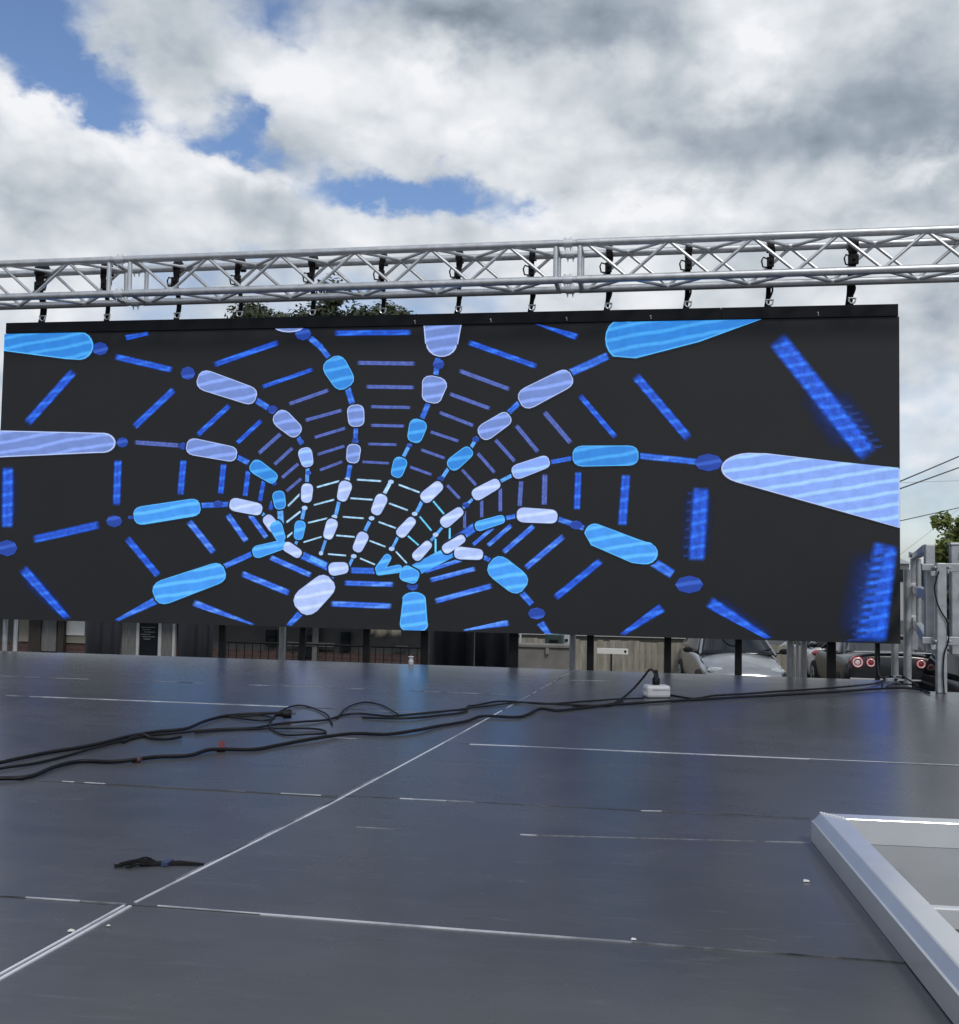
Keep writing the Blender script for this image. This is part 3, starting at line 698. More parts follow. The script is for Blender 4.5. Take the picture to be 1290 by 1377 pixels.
# railing B: to the right, out of the picture
rb, rtp = UP_(1284.5, 880, -1.22), UP_(1284, 733, -1.22)
gB = thing('guard_rail', 'grey steel guard rail with capped end post at the right edge of the photo', 'guard rail', (rb.x, -1.22, rb.z), 'grey guard rails')
q = MB(); q.bar((rb.x,-1.22,rb.z),(rb.x,-1.22,rtp.z), .042, .05); gp(q, 'post', M['galv'], gB, bevel=.005)
q = MB(); q.box((rb.x,-1.22,rtp.z+.005),(.026,.030,.006)); gp(q, 'post_cap', M['alu_dull'], gB, bevel=.003)
for py, hh in ((752,.05),(806,.04),(860,.05)):
    zz = UP_(1284, py, -1.22).z
    q = MB(); q.bar((rb.x+.021,-1.22,zz),(rb.x+1.5,-1.10,zz), .035, hh); gp(q, 'rail', M['galv'], gB, bevel=.005)
    q = MB(); q.box((rb.x+.032,-1.235,zz+.018),(.016,.022,.020)); gp(q, 'rail_bracket', M['alu_dull'], gB, bevel=.004)
q = MB(); q.bar((rb.x+1.48,-1.10,rb.z),(rb.x+1.48,-1.10,rtp.z), .042, .042); gp(q, 'post', M['galv'], gB, bevel=.005)
# steel post clamped to both rails
pb = D(1266, 932); pt = U(1264.5, 757, 1, pb.y)
sp_ = thing('stage_post', 'pale grey steel post at the stage back corner, hung with a black cable', 'post', (pb.x, pb.y, 0))
q = MB(); q.bar((0,0,0),(0,0,pt.z), .044, .044); q.build('shaft', M['galv'], sp_, bevel=.005)
for py in (763, 862):
    zz = U(1266, py, 1, pb.y).z
    q = MB(); q.box((-.045,.03,zz),(.034,.012,.016)); q.box((.055,.03,zz),(.050,.012,.020)); q.tube([(-.03,.02,zz),(-.03,-.028,zz)], .007, 8); q.tube([(.035,.02,zz),(.035,-.028,zz)], .007, 8)
    q.build('clamp_plate', M['galv'], sp_, bevel=.004)
    q = MB(); q.box((-.034,.005,zz-.030),(.012,.014,.012)); q.build('clamp_bolt', M['alu_dull'], sp_, bevel=.003)

# ------------------------------------------------------------------ cables
def cable(name, label, pts, r, cat='cable', group='black cables on the deck', m_='rubber', n=8):
    r *= .62; P = []
    for i, p in enumerate(pts):
        if len(p) == 2: q = D(p[0], p[1], r+.001); q.z = r+.0015+(.0022 if i % 3 == 1 else 0)
        elif len(p) == 3: q = D(p[0], p[1], p[2]); 
        else: q = U(p[0], p[1], 1, p[3])
        P.append(q)
    P = spline(P, 8); o = P[0].copy()
    mb = MB(); mb.tube([p-o for p in P], r, n)
    ob = mb.build(name, M[m_], None, smooth=True); ob.location = o
    return tag(ob, label, cat, group)
cable('power_cable', 'black cable with red tape, nearest of the cables crossing the deck', [(-60,1056),(-20,1048),(0,1047),(40,1044.5),(75,1032),(108,1024),(150,1024.5),(180,1023),(210,1018),(255,1016),(285,1009),(340,1008),(375,1002),(430,993),(477,986.5),(520,987.5),(560,983),(587,977),(627,970),(650,964),(693,964.5),(710,961),(727,954),(750,955.5),(783,952),(815,949),(850,946),(900,943),(1000,938),(1060,934),(1130,930),(1200,926),(1235,927),(1250,932)], .0088)
cable('power_cable', 'black cable ending in a plug inside the loop, uppermost of the bundle at left', [(-40,1036),(0,1027),(60,1013),(120,1003),(175,991),(212,984),(250,980),(275,971),(303,963),(340,960),(383,959.5)], .0085)
cable('power_cable', 'thin black cable running second from the top of the bundle at left', [(-40,1044),(0,1035),(50,1026),(95,1015),(130,1006),(190,991),(240,985.5),(290,982),(340,979),(368,974.5),(400,972),(440,968),(460,962),(483,960.5),(520,963),(540,962),(600,957),(627,954)], .0062)
cable('power_cable', 'black cable folded back in a flat narrow loop at left', [(303,962.5),(330,968),(355,969),(366,966),(352,963),(320,963.5),(303,961.5)], .0055)
cable('power_cable', 'short black cable end lying under the bundle at left', [(165,998),(190,989),(205,993),(225,994),(244,992)], .0075)
cable('power_cable', 'thin black cable looped in a round ring on the deck', [(447,974),(441,963),(428,955),(411,949.5),(396,950),(380,955),(367,966),(362,975),(369,983),(385,988.5),(415,988.5),(438,986),(430,981),(400,980.5),(340,980.5),(300,982.5),(262,986.5)], .0052)
cable('power_cable', 'thin black cable arching in a hump right of the round ring', [(453,966),(467,952.5),(490,944.5),(512,948),(528,957),(539,963)], .0048)
cable('power_cable', 'black cable with a sharp kink running right to the white socket box', [(487,965),(546,967),(593,962),(625,957.5),(629,951),(640,948.5),(668,943.5),(693,944.5),(735,946.5),(783,943.5),(830,941),(866,939)], .0062)
cable('power_cable', 'black cable running beside the kinked cable across the long seam', [(540,962.5),(600,957.5),(626,953),(660,949),(700,945.5),(750,947),(800,949),(838,944)], .0055)
cable('power_cable', 'black cable leaving the socket box towards the connectors at right', [(898,934),(912,937.5),(935,939.5),(960,935.5),(1000,934),(1050,929.5),(1100,926.5),(1150,923),(1178,919),(1190,914)], .0075)
bx = D(883, 939)
cable('power_cable', 'black plug lead rising in a steep arch from the socket box', [(770,948.5),(800,950),(820,948),(836,940),(852,926,0,bx.y+.02),(866,910,0,bx.y+.03),(873,901,0,bx.y+.03),(878,901.5,0,bx.y+.03),(881.5,909,0,bx.y+.02),(882,918,0,bx.y+.01)], .0078)
cable('power_cable', 'black cable loop drooping below the screen in front of the silver car', [(966,846,0,.10),(972,860,0,.10),(982,868,0,.10),(992,866,0,.10),(999,846,0,.10)], .006, group='black cables hanging')
cable('power_cable', 'black cable hanging in a bow down the pale stage post', [(1263,768,0,pb.y-.03),(1259,780,0,pb.y-.03),(1257,793,0,pb.y-.03),(1261,812,0,pb.y-.03),(1268,826,0,pb.y-.03),(1273,834,0,pb.y-.03),(1276,850,0,pb.y-.03),(1275,864,0,pb.y-.03),(1270,880,0,pb.y-.03),(1268.5,905,0,pb.y-.03),(1270,934,0,pb.y-.03)], .0055, group='black cables hanging')
cable('power_cable', 'black cable tangle lying among the white connectors at the stage corner', [(1186,922),(1190,912),(1200,910),(1215,911,.03),(1224,916),(1234,922),(1220,920),(1200,921),(1192,924)], .0065)
cable('power_cable', 'thin black wire dropping off the thin post at the stage corner', [(1177,858,0,.02),(1180,880,0,.0),(1182,905,0,-.4),(1188,911.5,0,-.84),(1196,914)], .005, group='black cables hanging')
# red tape, plugs
for px, py, lb in ((184.5,1020.5,'flat red tape wrapped on the near cable, left one'), (297.5,1006,'red tape tag sticking up from the near cable, right one')):
    p = D(px, py, .01); mb = MB(); tall = px > 200
    mb.lathe([(.0070,-.012),(.0076,0),(.0070,.012)], 12, Matrix.Rotation(math.pi/2, 3, 'Y') , (0,0,.0))
    if tall:
        mb.add([(-.005,0,.004),(.006,.001,.004),(.011,.002,.017),(.002,.003,.025),(-.011,.0015,.020),(-.005,.003,.004),(.006,.003,.004),(.011,.004,.017),(.002,.005,.025),(-.011,.004,.020)],
               [(0,1,2,3,4),(9,8,7,6,5),(0,5,6,1),(1,6,7,2),(2,7,8,3),(3,8,9,4),(4,9,5,0)])
    o = mb.build('tape', M['red_tape'] if tall else M['red_tape_dark'], None, smooth=False); o.location = (p.x, p.y, .0075); tag(o, lb, 'tape', 'red tape on the cable')
def plug(px, py, label, rz, s=1.0):
    p = D(px, py, .02); t = thing('plug', label, 'plug', (p.x, p.y, .021), None, rz)
    mb = MB(); mb.lathe([(.008*s,-.05*s),(.012*s,-.02*s),(.020*s,-.012*s),(.020*s,.018*s),(.017*s,.022*s)], 14, Matrix.Rotation(math.pi/2, 3, 'Y')); mb.build('body', M['rubber'], t, smooth=True)
    mb = MB()
    for y in (-.008, .008): mb.box((.030*s, y*s, 0), (.010*s, .0012, .0035))
    mb.build('pins', M['chrome'], t)
plug(385.5, 960.5, 'black mains plug lying inside the ring of cable', .3, .8)
# socket box with upright plug
bt = thing('socket_box', 'white socket box on the deck with a black plug in its top', 'socket box', (bx.x, bx.y+.03, 0), None, .35)
mb = MB(); mb.box((0,0,.028),(.055,.034,.027)); mb.build('housing', M['white_plastic'], bt, bevel=.012)
mb = MB(); mb.box((0,0,.0025),(.051,.030,.0025)); mb.build('base', M['rubber'], bt)
mb = MB(); mb.box((-.0558,-.006,.020),(.001,.013,.006)); mb.build('badge', M['white_board'], bt)
mb = MB(); mb.box((.010,-.0346,.037),(.04,.0012,.002)); mb.build('lid_seam', M['galv'], bt)
pl = thing('plug', 'black plug standing upright in the white socket box', 'plug', (bx.x-.002, bx.y+.03, .0548))
mb = MB(); mb.lathe([(.014,0),(.0165,.004),(.0165,.026),(.011,.034),(.0085,.055),(.007,.064)], 14); mb.build('body', M['rubber'], pl, smooth=True)
# white connectors at the stage corner and a white cap at the back edge
for px, py, rz, lb in ((1197,918,.5,'white cable connector in the tangle at the stage corner, left of two'), (1207,914,.4,'white cable connector in the tangle at the stage corner, right of two')):
    p = D(px, py); t = thing('connector', lb, 'connector', (p.x, p.y, .014), 'white connectors', rz)
    mb = MB(); mb.box((0,0,0),(.020,.011,.009)); mb.build('shell', M['white_plastic'], t, bevel=.004)
    mb = MB(); mb.lathe([(.007,0),(.0055,.024)], 10, Matrix.Rotation(math.pi/2, 3, 'Y'), (.02,0,0)); mb.build('strain_relief', M['rubber'], t, smooth=True)
p = D(553.5, 893)
wc = thing('paper_cup', 'small crumpled white paper cup on the back edge of the stage', 'cup', (p.x, p.y-.012, 0))
mb = MB(); mb.lathe([(.014,0),(.017,.016),(.013,.030),(.019,.044),(.017,.045),(.011,.032)], 12); mb.v = [(v[0]*(1+.2*math.sin(9*v[2]*40)), v[1], v[2]) for v in mb.v]; mb.build('cup_body', M['white_plastic'], wc)
# frayed strap
sa, sb2 = D(166, 1165), D(272, 1163)
cs = thing('cable_strap', 'black hook and loop strap with frayed end and blue band beside the seam', 'strap', (sa.x, sa.y, 0))
ctrs = [D(190,1164),D(205,1163),D(222,1162.5),D(240,1162),D(256,1163),D(274,1164.5)]
ws = [.008,.011,.010,.010,.006,.003]; mb = MB(); vs = []
for c, w in zip(ctrs, ws):
    l = Vector((c.x-sa.x, c.y-sa.y, 0)); vs += [l+Vector((0,-w,.0015)), l+Vector((0,w,.0015)), l+Vector((0,w*.8,.0045)), l+Vector((0,-w*.8,.0045))]
fs = [(k*4+e, k*4+(e+1) % 4, k*4+4+(e+1) % 4, k*4+4+e) for k in range(5) for e in range(4)]+[(0,1,2,3),(20,23,22,21)]
mb.add(vs, fs); mb.build('strap', M['black_strap'], cs)
l = ctrs[2]-sa; mb = MB(); mb.box((l.x+.004, l.y, .0037), (.006,.0125,.0032)); mb.build('band', M['blue_tape'], cs)
rng = random.Random(3); mb = MB()
for k in range(11):
    a = Vector((ctrs[1].x-sa.x, ctrs[1].y-sa.y+rng.uniform(-.013,.013), .004)); e = Vector((rng.uniform(-.014,.014), rng.uniform(-.014,.018), .003))
    mid = (a+e)/2+Vector((0, rng.uniform(-.014,.014), rng.uniform(.001,.005)))
    mb.tube(spline([a, mid, e, e+Vector((rng.uniform(-.006,.012), rng.uniform(-.008,.008), 0))], 5), .0016, 5)
mb.build('frayed_end', M['black_strap'], cs)

# ------------------------------------------------------------------ aluminium deck frame, lower right
fcn = D(1091, 1131); f2 = D(1282, 1377)
dirv = Vector((f2.x-fcn.x, f2.y-fcn.y)).normalized(); rz = math.atan2(-dirv.x, -dirv.y)*-1
fo = thing('deck_frame', 'upturned aluminium deck frame with grey board lying on the stage at lower right', 'deck frame', (fcn.x, fcn.y, 0), None, 0)
fo.rotation_euler = (0, 0, -math.atan2(-dirv.x, -dirv.y))
# local axes: +x along the back rail, -y towards the camera.  rail profile (inset, z)
PROF = [(0,.001),(0,.042),(.0035,.0435),(.0145,.060),(.017,.0615),(.056,.0615),(.057,.060),(.057,.013),(.050,.012),(.050,.001)]
LX, LY = 2.0, 1.0
def rail(a, b, ina, inb):
    a = Vector(a); b = Vector(b); ia = Vector(ina); ib = Vector(inb); mb = MB(); n = len(PROF)
    vs = [a+ia*i+Vector((0,0,z)) for i, z in PROF]+[b+ib*i+Vector((0,0,z)) for i, z in PROF]
    fs = [(k, (k+1) % n, n+(k+1) % n, n+k) for k in range(n)]+[tuple(range(n)), tuple(range(n, 2*n))[::-1]]
    mb.add(vs, fs); return mb
corners = [((0,0,0),(1,-1,0)), ((LX,0,0),(-1,-1,0)), ((LX,-LY,0),(-1,1,0)), ((0,-LY,0),(1,1,0))]
for k in range(4):
    (a, ia), (b, ib) = corners[k], corners[(k+1) % 4]
    d = (Vector(b)-Vector(a)).normalized()*.0004
    rail(Vector(a)+d, Vector(b)-d, ia, ib).build('rail', M['frame_alu'] if 'frame_alu' in M else M.setdefault('frame_alu', mat('extruded_aluminium', (.76,.765,.77), .26, .62, var=.07, scale=6)), fo)
mb = MB(); mb.box2((.052,-LY+.052,.003),(LX-.052,-.052,.0125)); mb.build('board', M['frame_panel'], fo)
cbp = D(1248, 1216, .045); rel = Matrix.Rotation(-fo.rotation_euler.z, 3, 'Z') @ (cbp-Vector(fo.location))
for yy in (rel.y, rel.y-.42):
    if yy > -LY+.08:
        mb = MB(); mb.box2((.0575,yy-.016,.0135),(LX-.0575,yy+.0,.045)); cbar = mb.build('crossbar', M['frame_alu'], fo, bevel=.002)
for (wx, wy) in ((.0575,-.0575),(LX-.0575,-.0575)):
    mb = MB(); rw = random.Random(4)
    for k in range(9): mb.lathe([(.0015,-.003),(.0042,-.001),(.0046,.001),(.002,.0035)], 8, None, (wx+rw.uniform(-.0012,.0012), wy+rw.uniform(-.0012,.0012), .016+.005*k))
    mb.build('weld_bead', M['frame_alu'], fo, smooth=True)
mb = MB()
for k in range(8): mb.lathe([(.0015,-.002),(.004,0),(.0045,.001),(.002,.003)], 8, None, (.017+.005*k, -.017-.005*k, .0612))
mb.build('weld_bead', M['frame_alu'], fo, smooth=True)
mb = MB(); mb.lathe([(.012,0),(.012,.010),(.008,.012)], 10, Matrix.Rotation(math.pi/2, 3, 'Y'), (.0575, rel.y-.010, .040)); mb.build('bar_bracket', M['galv'], fo)

# ------------------------------------------------------------------ buildings, drapes, walls behind the screen
def pr(px0, px1, Y, z0, z1, mb, dy=.1, py=868, mi=0):
    a = U(px0, py, 1, Y).x; b = U(px1, py, 1, Y).x; mb.box2((a, Y, z0), (b, Y+dy, z1), mi)
def zat(py, Y, px=300): return U(px, py, 1, Y).z
YBd = 7.0; x0b = U(-260, 868, 1, YBd).x; x1b = U(575, 868, 1, YBd).x
bd = thing('building', 'long dark workshop building with low brick plinth seen under the left half of the screen', 'building', (x0b, YBd, GZ))
zbrk = zat(873, YBd); zr = -.02
def bp(mb, n, m_, **k): return gp(mb, n, m_, bd, **k)
q = MB(); q.box2((x0b,YBd,GZ),(x1b,YBd+.12,zbrk)); bp(q, 'brick_plinth', M['brick'])
q = MB(); q.box2((x0b,YBd+.05,zbrk),(x1b,YBd+.2,zr)); q.box2((x0b,YBd+.2,GZ),(x0b+.2,YBd+6,zr)); q.box2((x1b-.2,YBd+.2,GZ),(x1b,YBd+6,zr)); q.box2((x0b,YBd+5.8,GZ),(x1b,YBd+6,zr)); bp(q, 'wall', M['render_grey'])
q = MB(); q.add([(x0b-.3,YBd-.4,zr),(x1b+.3,YBd-.4,zr),(x1b+.3,YBd+3,zr+.35),(x0b-.3,YBd+3,zr+.35),(x1b+.3,YBd+6.4,zr),(x0b-.3,YBd+6.4,zr)], [(0,1,2,3),(3,2,4,5),(0,3,5),(1,4,2),(0,5,4,1)]); bp(q, 'roof', M['roof'])
q = MB(); pr(25,150,YBd,zbrk+.02,-.05,q,.045); bp(q, 'beige_panel', M['render_beige'])
q = MB(); pr(85,113,YBd-.02,zat(860,YBd),-.06,q,.015); bp(q, 'pale_blind', M['white_board'])
for a, b in ((38,54),(77,85)):
    q = MB(); pr(a,b,YBd-.09,GZ,-.04,q,.08); bp(q, 'timber_post', M['wood_brown'])
q = MB(); pr(55,75,YBd-.06,zbrk-.1,-.04,q,.03); pr(164,183,YBd-.06,GZ,-.04,q,.03); pr(217,231,YBd-.06,GZ,-.04,q,.03); bp(q, 'grey_board', M['wood_grey'])
q = MB()
for a, b in ((183,186.5),(212.5,216.5),(231.5,235)): pr(a,b,YBd-.08,GZ+.05,-.04,q,.05)
wf = bp(q, 'window_frame', M['trim'])
q = MB(); pr(186.5,212.5,YBd-.06,GZ+.05,-.04,q,.02); q.v = [tuple(Vector(p)-Vector(bd.location)) for p in q.v]; q.build('pane', M['glass'], wf)
q = MB()
for k in range(6):
    z = zat(846+k*3.2, YBd); pr(189+(k%3)*2, 208-(k%2)*6, YBd-.066, z-.006, z+.006, q, .004)
q.v = [tuple(Vector(p)-Vector(bd.location)) for p in q.v]; q.build('pane_reflections', M['wood_grey'], wf)  # thin grey bars on the glass, modelled in place of its slatted reflections
for (a, b, c, d) in ((357,370,851,866),(411,420,856,880),(458,470,851,870)):
    q = MB(); pr(a,b,YBd-.03,zat(d,YBd),zat(c-6,YBd),q,.06); bp(q, 'window', M['glass'])
q = MB()
for a, b in ((386,402),(406,450)): pr(a,b,YBd-.06,zat(868,YBd,400),zat(863,YBd,400),q,.025)
pr(404,410,YBd-.05,GZ,-.04,q,.02); pr(420,428,YBd-.05,GZ,-.04,q,.02); bp(q, 'pale_beam', M['wood_grey'])
q = MB(); pr(532,548,YBd-.05,zat(871,YBd,540),zat(868.5,YBd,540),q,.03); bp(q, 'pale_sign', M['white_board'])
rl0, rl1 = U(297,868,1,6.4), U(572,868,1,6.4); zt2 = zat(867,6.4,430)
rlg = thing('yard_railing', 'dark thin barred railing before the brick plinth, left of the black drapes', 'railing', (rl0.x, 6.4, GZ))
q = MB(); q.tube([(rl0.x,6.4,zt2),(rl1.x,6.4,zt2)], .014, 8); gp(q, 'top_rail', M['black_steel'], rlg)
q = MB(); q.tube([(rl0.x,6.4,GZ+.2),(rl1.x,6.4,GZ+.2)], .014, 8); gp(q, 'bottom_rail', M['black_steel'], rlg)
xx = rl0.x
while xx < rl1.x:
    q = MB(); q.tube([(xx,6.4,GZ+.2),(xx,6.4,zt2)], .007, 6); gp(q, 'bar', M['black_steel'], rlg); xx += .11
# draped beige cloth
ca, cb_ = U(496,855,1,3.2), U(538,855,1,3.2); P = []
for i in range(14):
    t = i/13; x = ca.x+(cb_.x-ca.x)*t; low = zat(858-5*abs(t-.4), 3.2, 515); P.append([(x, 3.2+.03*math.sin(t*14), low+(.10-low)*j/4) for j in range(5)])
q = MB(); q.grid(P); o = q.build('drape', M['render_beige'], None, smooth=True); sd = o.modifiers.new('thick','SOLIDIFY'); sd.thickness = .01
tag(o, 'beige cloth hanging behind the screen left of the black drapes', 'drape')
# black drapes
def drape(pa, pb_, Y, lb, zlow=None):
    a, b = U(pa,868,1,Y).x, U(pb_,868,1,Y).x; n = max(12, int((b-a)/.03)); P = []
    for i in range(n+1):
        x = a+(b-a)*i/n; yy = Y+.03*math.sin(x*46)+.02*math.sin(x*19+1)
        P.append([(x, yy*1+(0 if j else .01), (zlow or GZ+.03)+(.10-(zlow or GZ+.03))*j/5) for j in range(6)])
    o_ = Vector((a, Y, GZ)); q = MB(); q.grid([[Vector(p)-o_ for p in r] for r in P]); o = q.build('drape', M['curtain'], None, smooth=True); o.location = o_
    s = o.modifiers.new('thick','SOLIDIFY'); s.thickness = .008
    tag(o, lb, 'drape', 'black drapes behind the screen')
drape(114,163,2.6,'black drape hanging left of the white framed window')
drape(239,289,2.6,'black drape hanging right of the white framed window')
drape(577,638,1.6,'wide black drape under the middle of the screen, left half'); drape(640,689,1.7,'wide black drape under the middle of the screen, right half')
# low concrete wall
cw0, cw1 = U(694,880,1,9).x, U(766,880,1,9).x
cwz = zat(871,9,730)
w_ = thing('concrete_wall', 'low grey concrete wall right of the black drapes', 'wall', ((cw0+cw1)/2, 9, GZ))
q = MB(); q.box2((cw0-.4,9,GZ),(cw1+.05,9.2,cwz)); gp(q, 'wall_body', M['concrete'] if 'concrete' in M else M.setdefault('concrete', mat('concrete', (.19,.18,.165), .9, 0, var=.25, scale=3, bump=.3)), w_, bevel=.01)
q = MB(); q.box2((cw0-.42,8.97,cwz+.001),(cw1+.07,9.23,cwz+.05)); gp(q, 'coping', M['concrete'], w_, bevel=.01)
q = MB(); zz=zat(880,8.9,735); q.box2((U(734,880,1,8.95).x,8.95,zz),(U(738,880,1,8.95).x,8.998,cwz)); gp(q,'drain_stain_plate',M['render_beige'],w_)
# pale things on the wall: crate and green bin
def crate(px0, px1, py0, py1, Y, m_, lb, nm, cat):
    a, b = U(px0,py1,1,Y), U(px1,py0,1,Y); t = thing(nm, lb, cat, ((a.x+b.x)/2, Y, GZ))
    w = (b.x-a.x)/2; h = b.z-GZ
    q = MB(); q.box((0,w,h/2),(w,w,h/2)); q.build('body', m_, t, bevel=.02)
    q = MB(); q.box((0,w,h+.021),(w*1.06,w*1.06,.02)); q.build('lid', m_, t, bevel=.01)
    q = MB(); q.box((0,-.012,h-.12),(w*.5,.012,.02)); q.build('handle', M['black_steel'], t)
M['green_bin'] = mat('green_plastic', (.035,.06,.05), .5, 0, var=.2); 
crate(693,701,846,871,12,M['white_plastic'],'white cabinet behind the concrete wall, beside the black drape','cabinet','cabinet')
crate(733,757,853,868,12,M['green_bin'],'dark green bin behind the concrete wall','waste_bin','bin')
crate(758,766,852,872,12.6,M['white_plastic'],'white cabinet right of the dark green bin','cabinet','cabinet')
# board fence
YFn = 19.0; fx0, fx1 = U(700,880,1,YFn).x, U(1085,880,1,YFn).x
ztop = zat(863,YFn,860)
fn = thing('board_fence', 'weathered beige board fence behind the parked silver car', 'fence', (fx0, YFn, GZ))
q = MB(); x = fx0; rng = random.Random(5)
while x < fx1:
    w = .145; q.box2((x,YFn+rng.uniform(0,.012),GZ+.05),(x+w-.008,YFn+.03,ztop+rng.uniform(-.02,.02))); x += w
gp(q, 'boards', M['fence'], fn)
q = MB(); q.box2((fx0,YFn+.032,GZ+.35),(fx1,YFn+.07,GZ+.45)); q.box2((fx0,YFn+.032,ztop-.3),(fx1,YFn+.07,ztop-.2)); gp(q, 'fence_rail', M['fence'], fn)
x = fx0+.05
while x < fx1:
    q = MB(); q.box2((x,YFn+.072,GZ),(x+.1,YFn+.17,ztop-.05)); gp(q, 'fence_post', M['fence'], fn); x += 1.8
# white barrier board on a thin stand
b0, b1 = U(803,879,1,12), U(845,872,1,12)
bb = thing('barrier_board', 'white rectangular board on a thin stand before the beige fence', 'barrier', (b0.x, 12, GZ))
q = MB(); q.box2((b0.x,12,b0.z+.0),(b1.x,12.03,U(824,872,1,12).z)); gp(q, 'board', M['white_board'], bb, bevel=.004)
q = MB(); pz = U(842,873,1,12); q.lathe([(.022,0),(.022,.006)], 12, Matrix.Rotation(math.pi/2,3,'X'), (b1.x-.05,11.999,(b0.z+b1.z)/2+.0)); gp(q, 'bolt', M['black_steel'], bb)
sx = U(822,885,1,12).x; q = MB(); q.tube([(sx,12.05,GZ+.02),(sx,12.05,b0.z+.05)], .016, 8); gp(q, 'stand', M['black_steel'], bb)
q = MB(); q.lathe([(.16,GZ+.001),(.15,GZ+.05),(.06,GZ+.09),(.04,GZ+.16)], 16, None, (sx,12.05,0)); gp(q, 'foot', M['black_steel'], bb)
# clutter on top of the fence line: a long low white shed behind
sh0, sh1 = U(698,858,1,26), U(1000,858,1,26)
shd = thing('shed', 'long pale shed beyond the beige fence', 'shed', (sh0.x, 26, GZ))
q = MB(); q.box2((sh0.x,26,GZ),(sh1.x,30,zat(856,26,840))); gp(q, 'wall', M['render_beige'], shd)
q = MB(); q.add([(sh0.x-.2,25.7,.2),(sh1.x+.2,25.7,.2),(sh1.x+.2,30.3,.7),(sh0.x-.2,30.3,.7),(sh0.x-.2,25.7,zat(856,26,840)+.002),(sh1.x+.2,25.7,zat(856,26,840)+.002),(sh1.x+.2,30.3,zat(856,26,840)+.002),(sh0.x-.2,30.3,zat(856,26,840)+.002)], [(0,1,2,3),(4,7,6,5),(0,4,5,1),(1,5,6,2),(2,6,7,3),(3,7,4,0)]); gp(q, 'roof', M['trim'], shd)
# small house far at the right
hx0, hx1, Yh = U(1150,760,1,60).x, U(1223,760,1,60).x, 60
hs = thing('house', 'small pale house with grey roof far beyond the right edge of the screen', 'house', (hx0, Yh, GZ))
ze = zat(758,Yh,1215); zt_ = zat(744,Yh,1215)
q = MB(); q.box2((hx0,Yh,GZ),(hx1,Yh+6,ze)); gp(q, 'wall', M['trim'], hs)
q = MB(); q.add([(hx0-.3,Yh-.4,ze+.002),(hx1+.1,Yh-.4,ze+.002),(hx1+.1,Yh+6.4,ze+.002),(hx0-.3,Yh+6.4,ze+.002),(hx0+1,Yh+3,zt_),(hx1-.4,Yh+3,zt_)], [(0,1,5,4),(1,2,5),(2,3,4,5),(3,0,4),(0,3,2,1)]); gp(q, 'roof', M['galv'], hs)
for k in (0.25,.6,.85):
    q = MB(); xx = hx0+(hx1-hx0)*k; q.box2((xx-.3,Yh-.03,ze-1.1),(xx+.3,Yh-.002,ze-.35)); gp(q, 'window', M['glass'], hs)

# ------------------------------------------------------------------ cars
def loft(stations, n=14, par=None, name='body', m_=None, sub=1):
    """stations along local x: (x, halfwidth, z_low, z_belt, z_top, crown)"""
    P = []
    for (x, w, zl, zb, zt, cr_) in stations:
        row = [(x, .0, zl), (x, w*.80, zl), (x, w*.97, zl+.07), (x, w, zl+(zb-zl)*.45), (x, w*.985, zl+(zb-zl)*.8), (x, w*.93, zb), (x, w*.86, zb+(zt-zb)*.55), (x, w*.6, zt), (x, w*.3, zt+cr_*.8), (x, 0, zt+cr_)]
        full = row+[(a, -b, c) for a, b, c in row[-2:0:-1]]; P.append(full)
    mb = MB(); k = len(P[0]); vs = [p for r in P for p in r]
    fs = [(i*k+j, i*k+(j+1) % k, (i+1)*k+(j+1) % k, (i+1)*k+j) for i in range(len(P)-1) for j in range(k)]
    fs += [tuple(range(k))[::-1], tuple((len(P)-1)*k+j for j in range(k))]
    mb.add(vs, fs); o = mb.build(name, m_, par, smooth=True)
    if sub: s = o.modifiers.new('sub', 'SUBSURF'); s.levels = s.render_levels = 2
    return o
def patch(A, B, bulge, name, m_, par, n=6, k=6, thick=.012):
    """curved sheet between polylines A (two end points) and B"""
    P = []; A = [Vector(p) for p in A]; B = [Vector(p) for p in B]
    for i in range(n+1):
        u = i/n; r = []
        for j in range(k+1):
            v = j/k; a = A[0].lerp(A[1], v); b = B[0].lerp(B[1], v)
            r.append(a.lerp(b, u)+Vector(bulge)*(1-(2*v-1)**2)+Vector((0,0,0)))
        P.append(r)
    mb = MB(); mb.grid(P); o = mb.build(name, m_, par, smooth=True)
    s = o.modifiers.new('thick', 'SOLIDIFY'); s.thickness = thick; s.offset = 0; return o
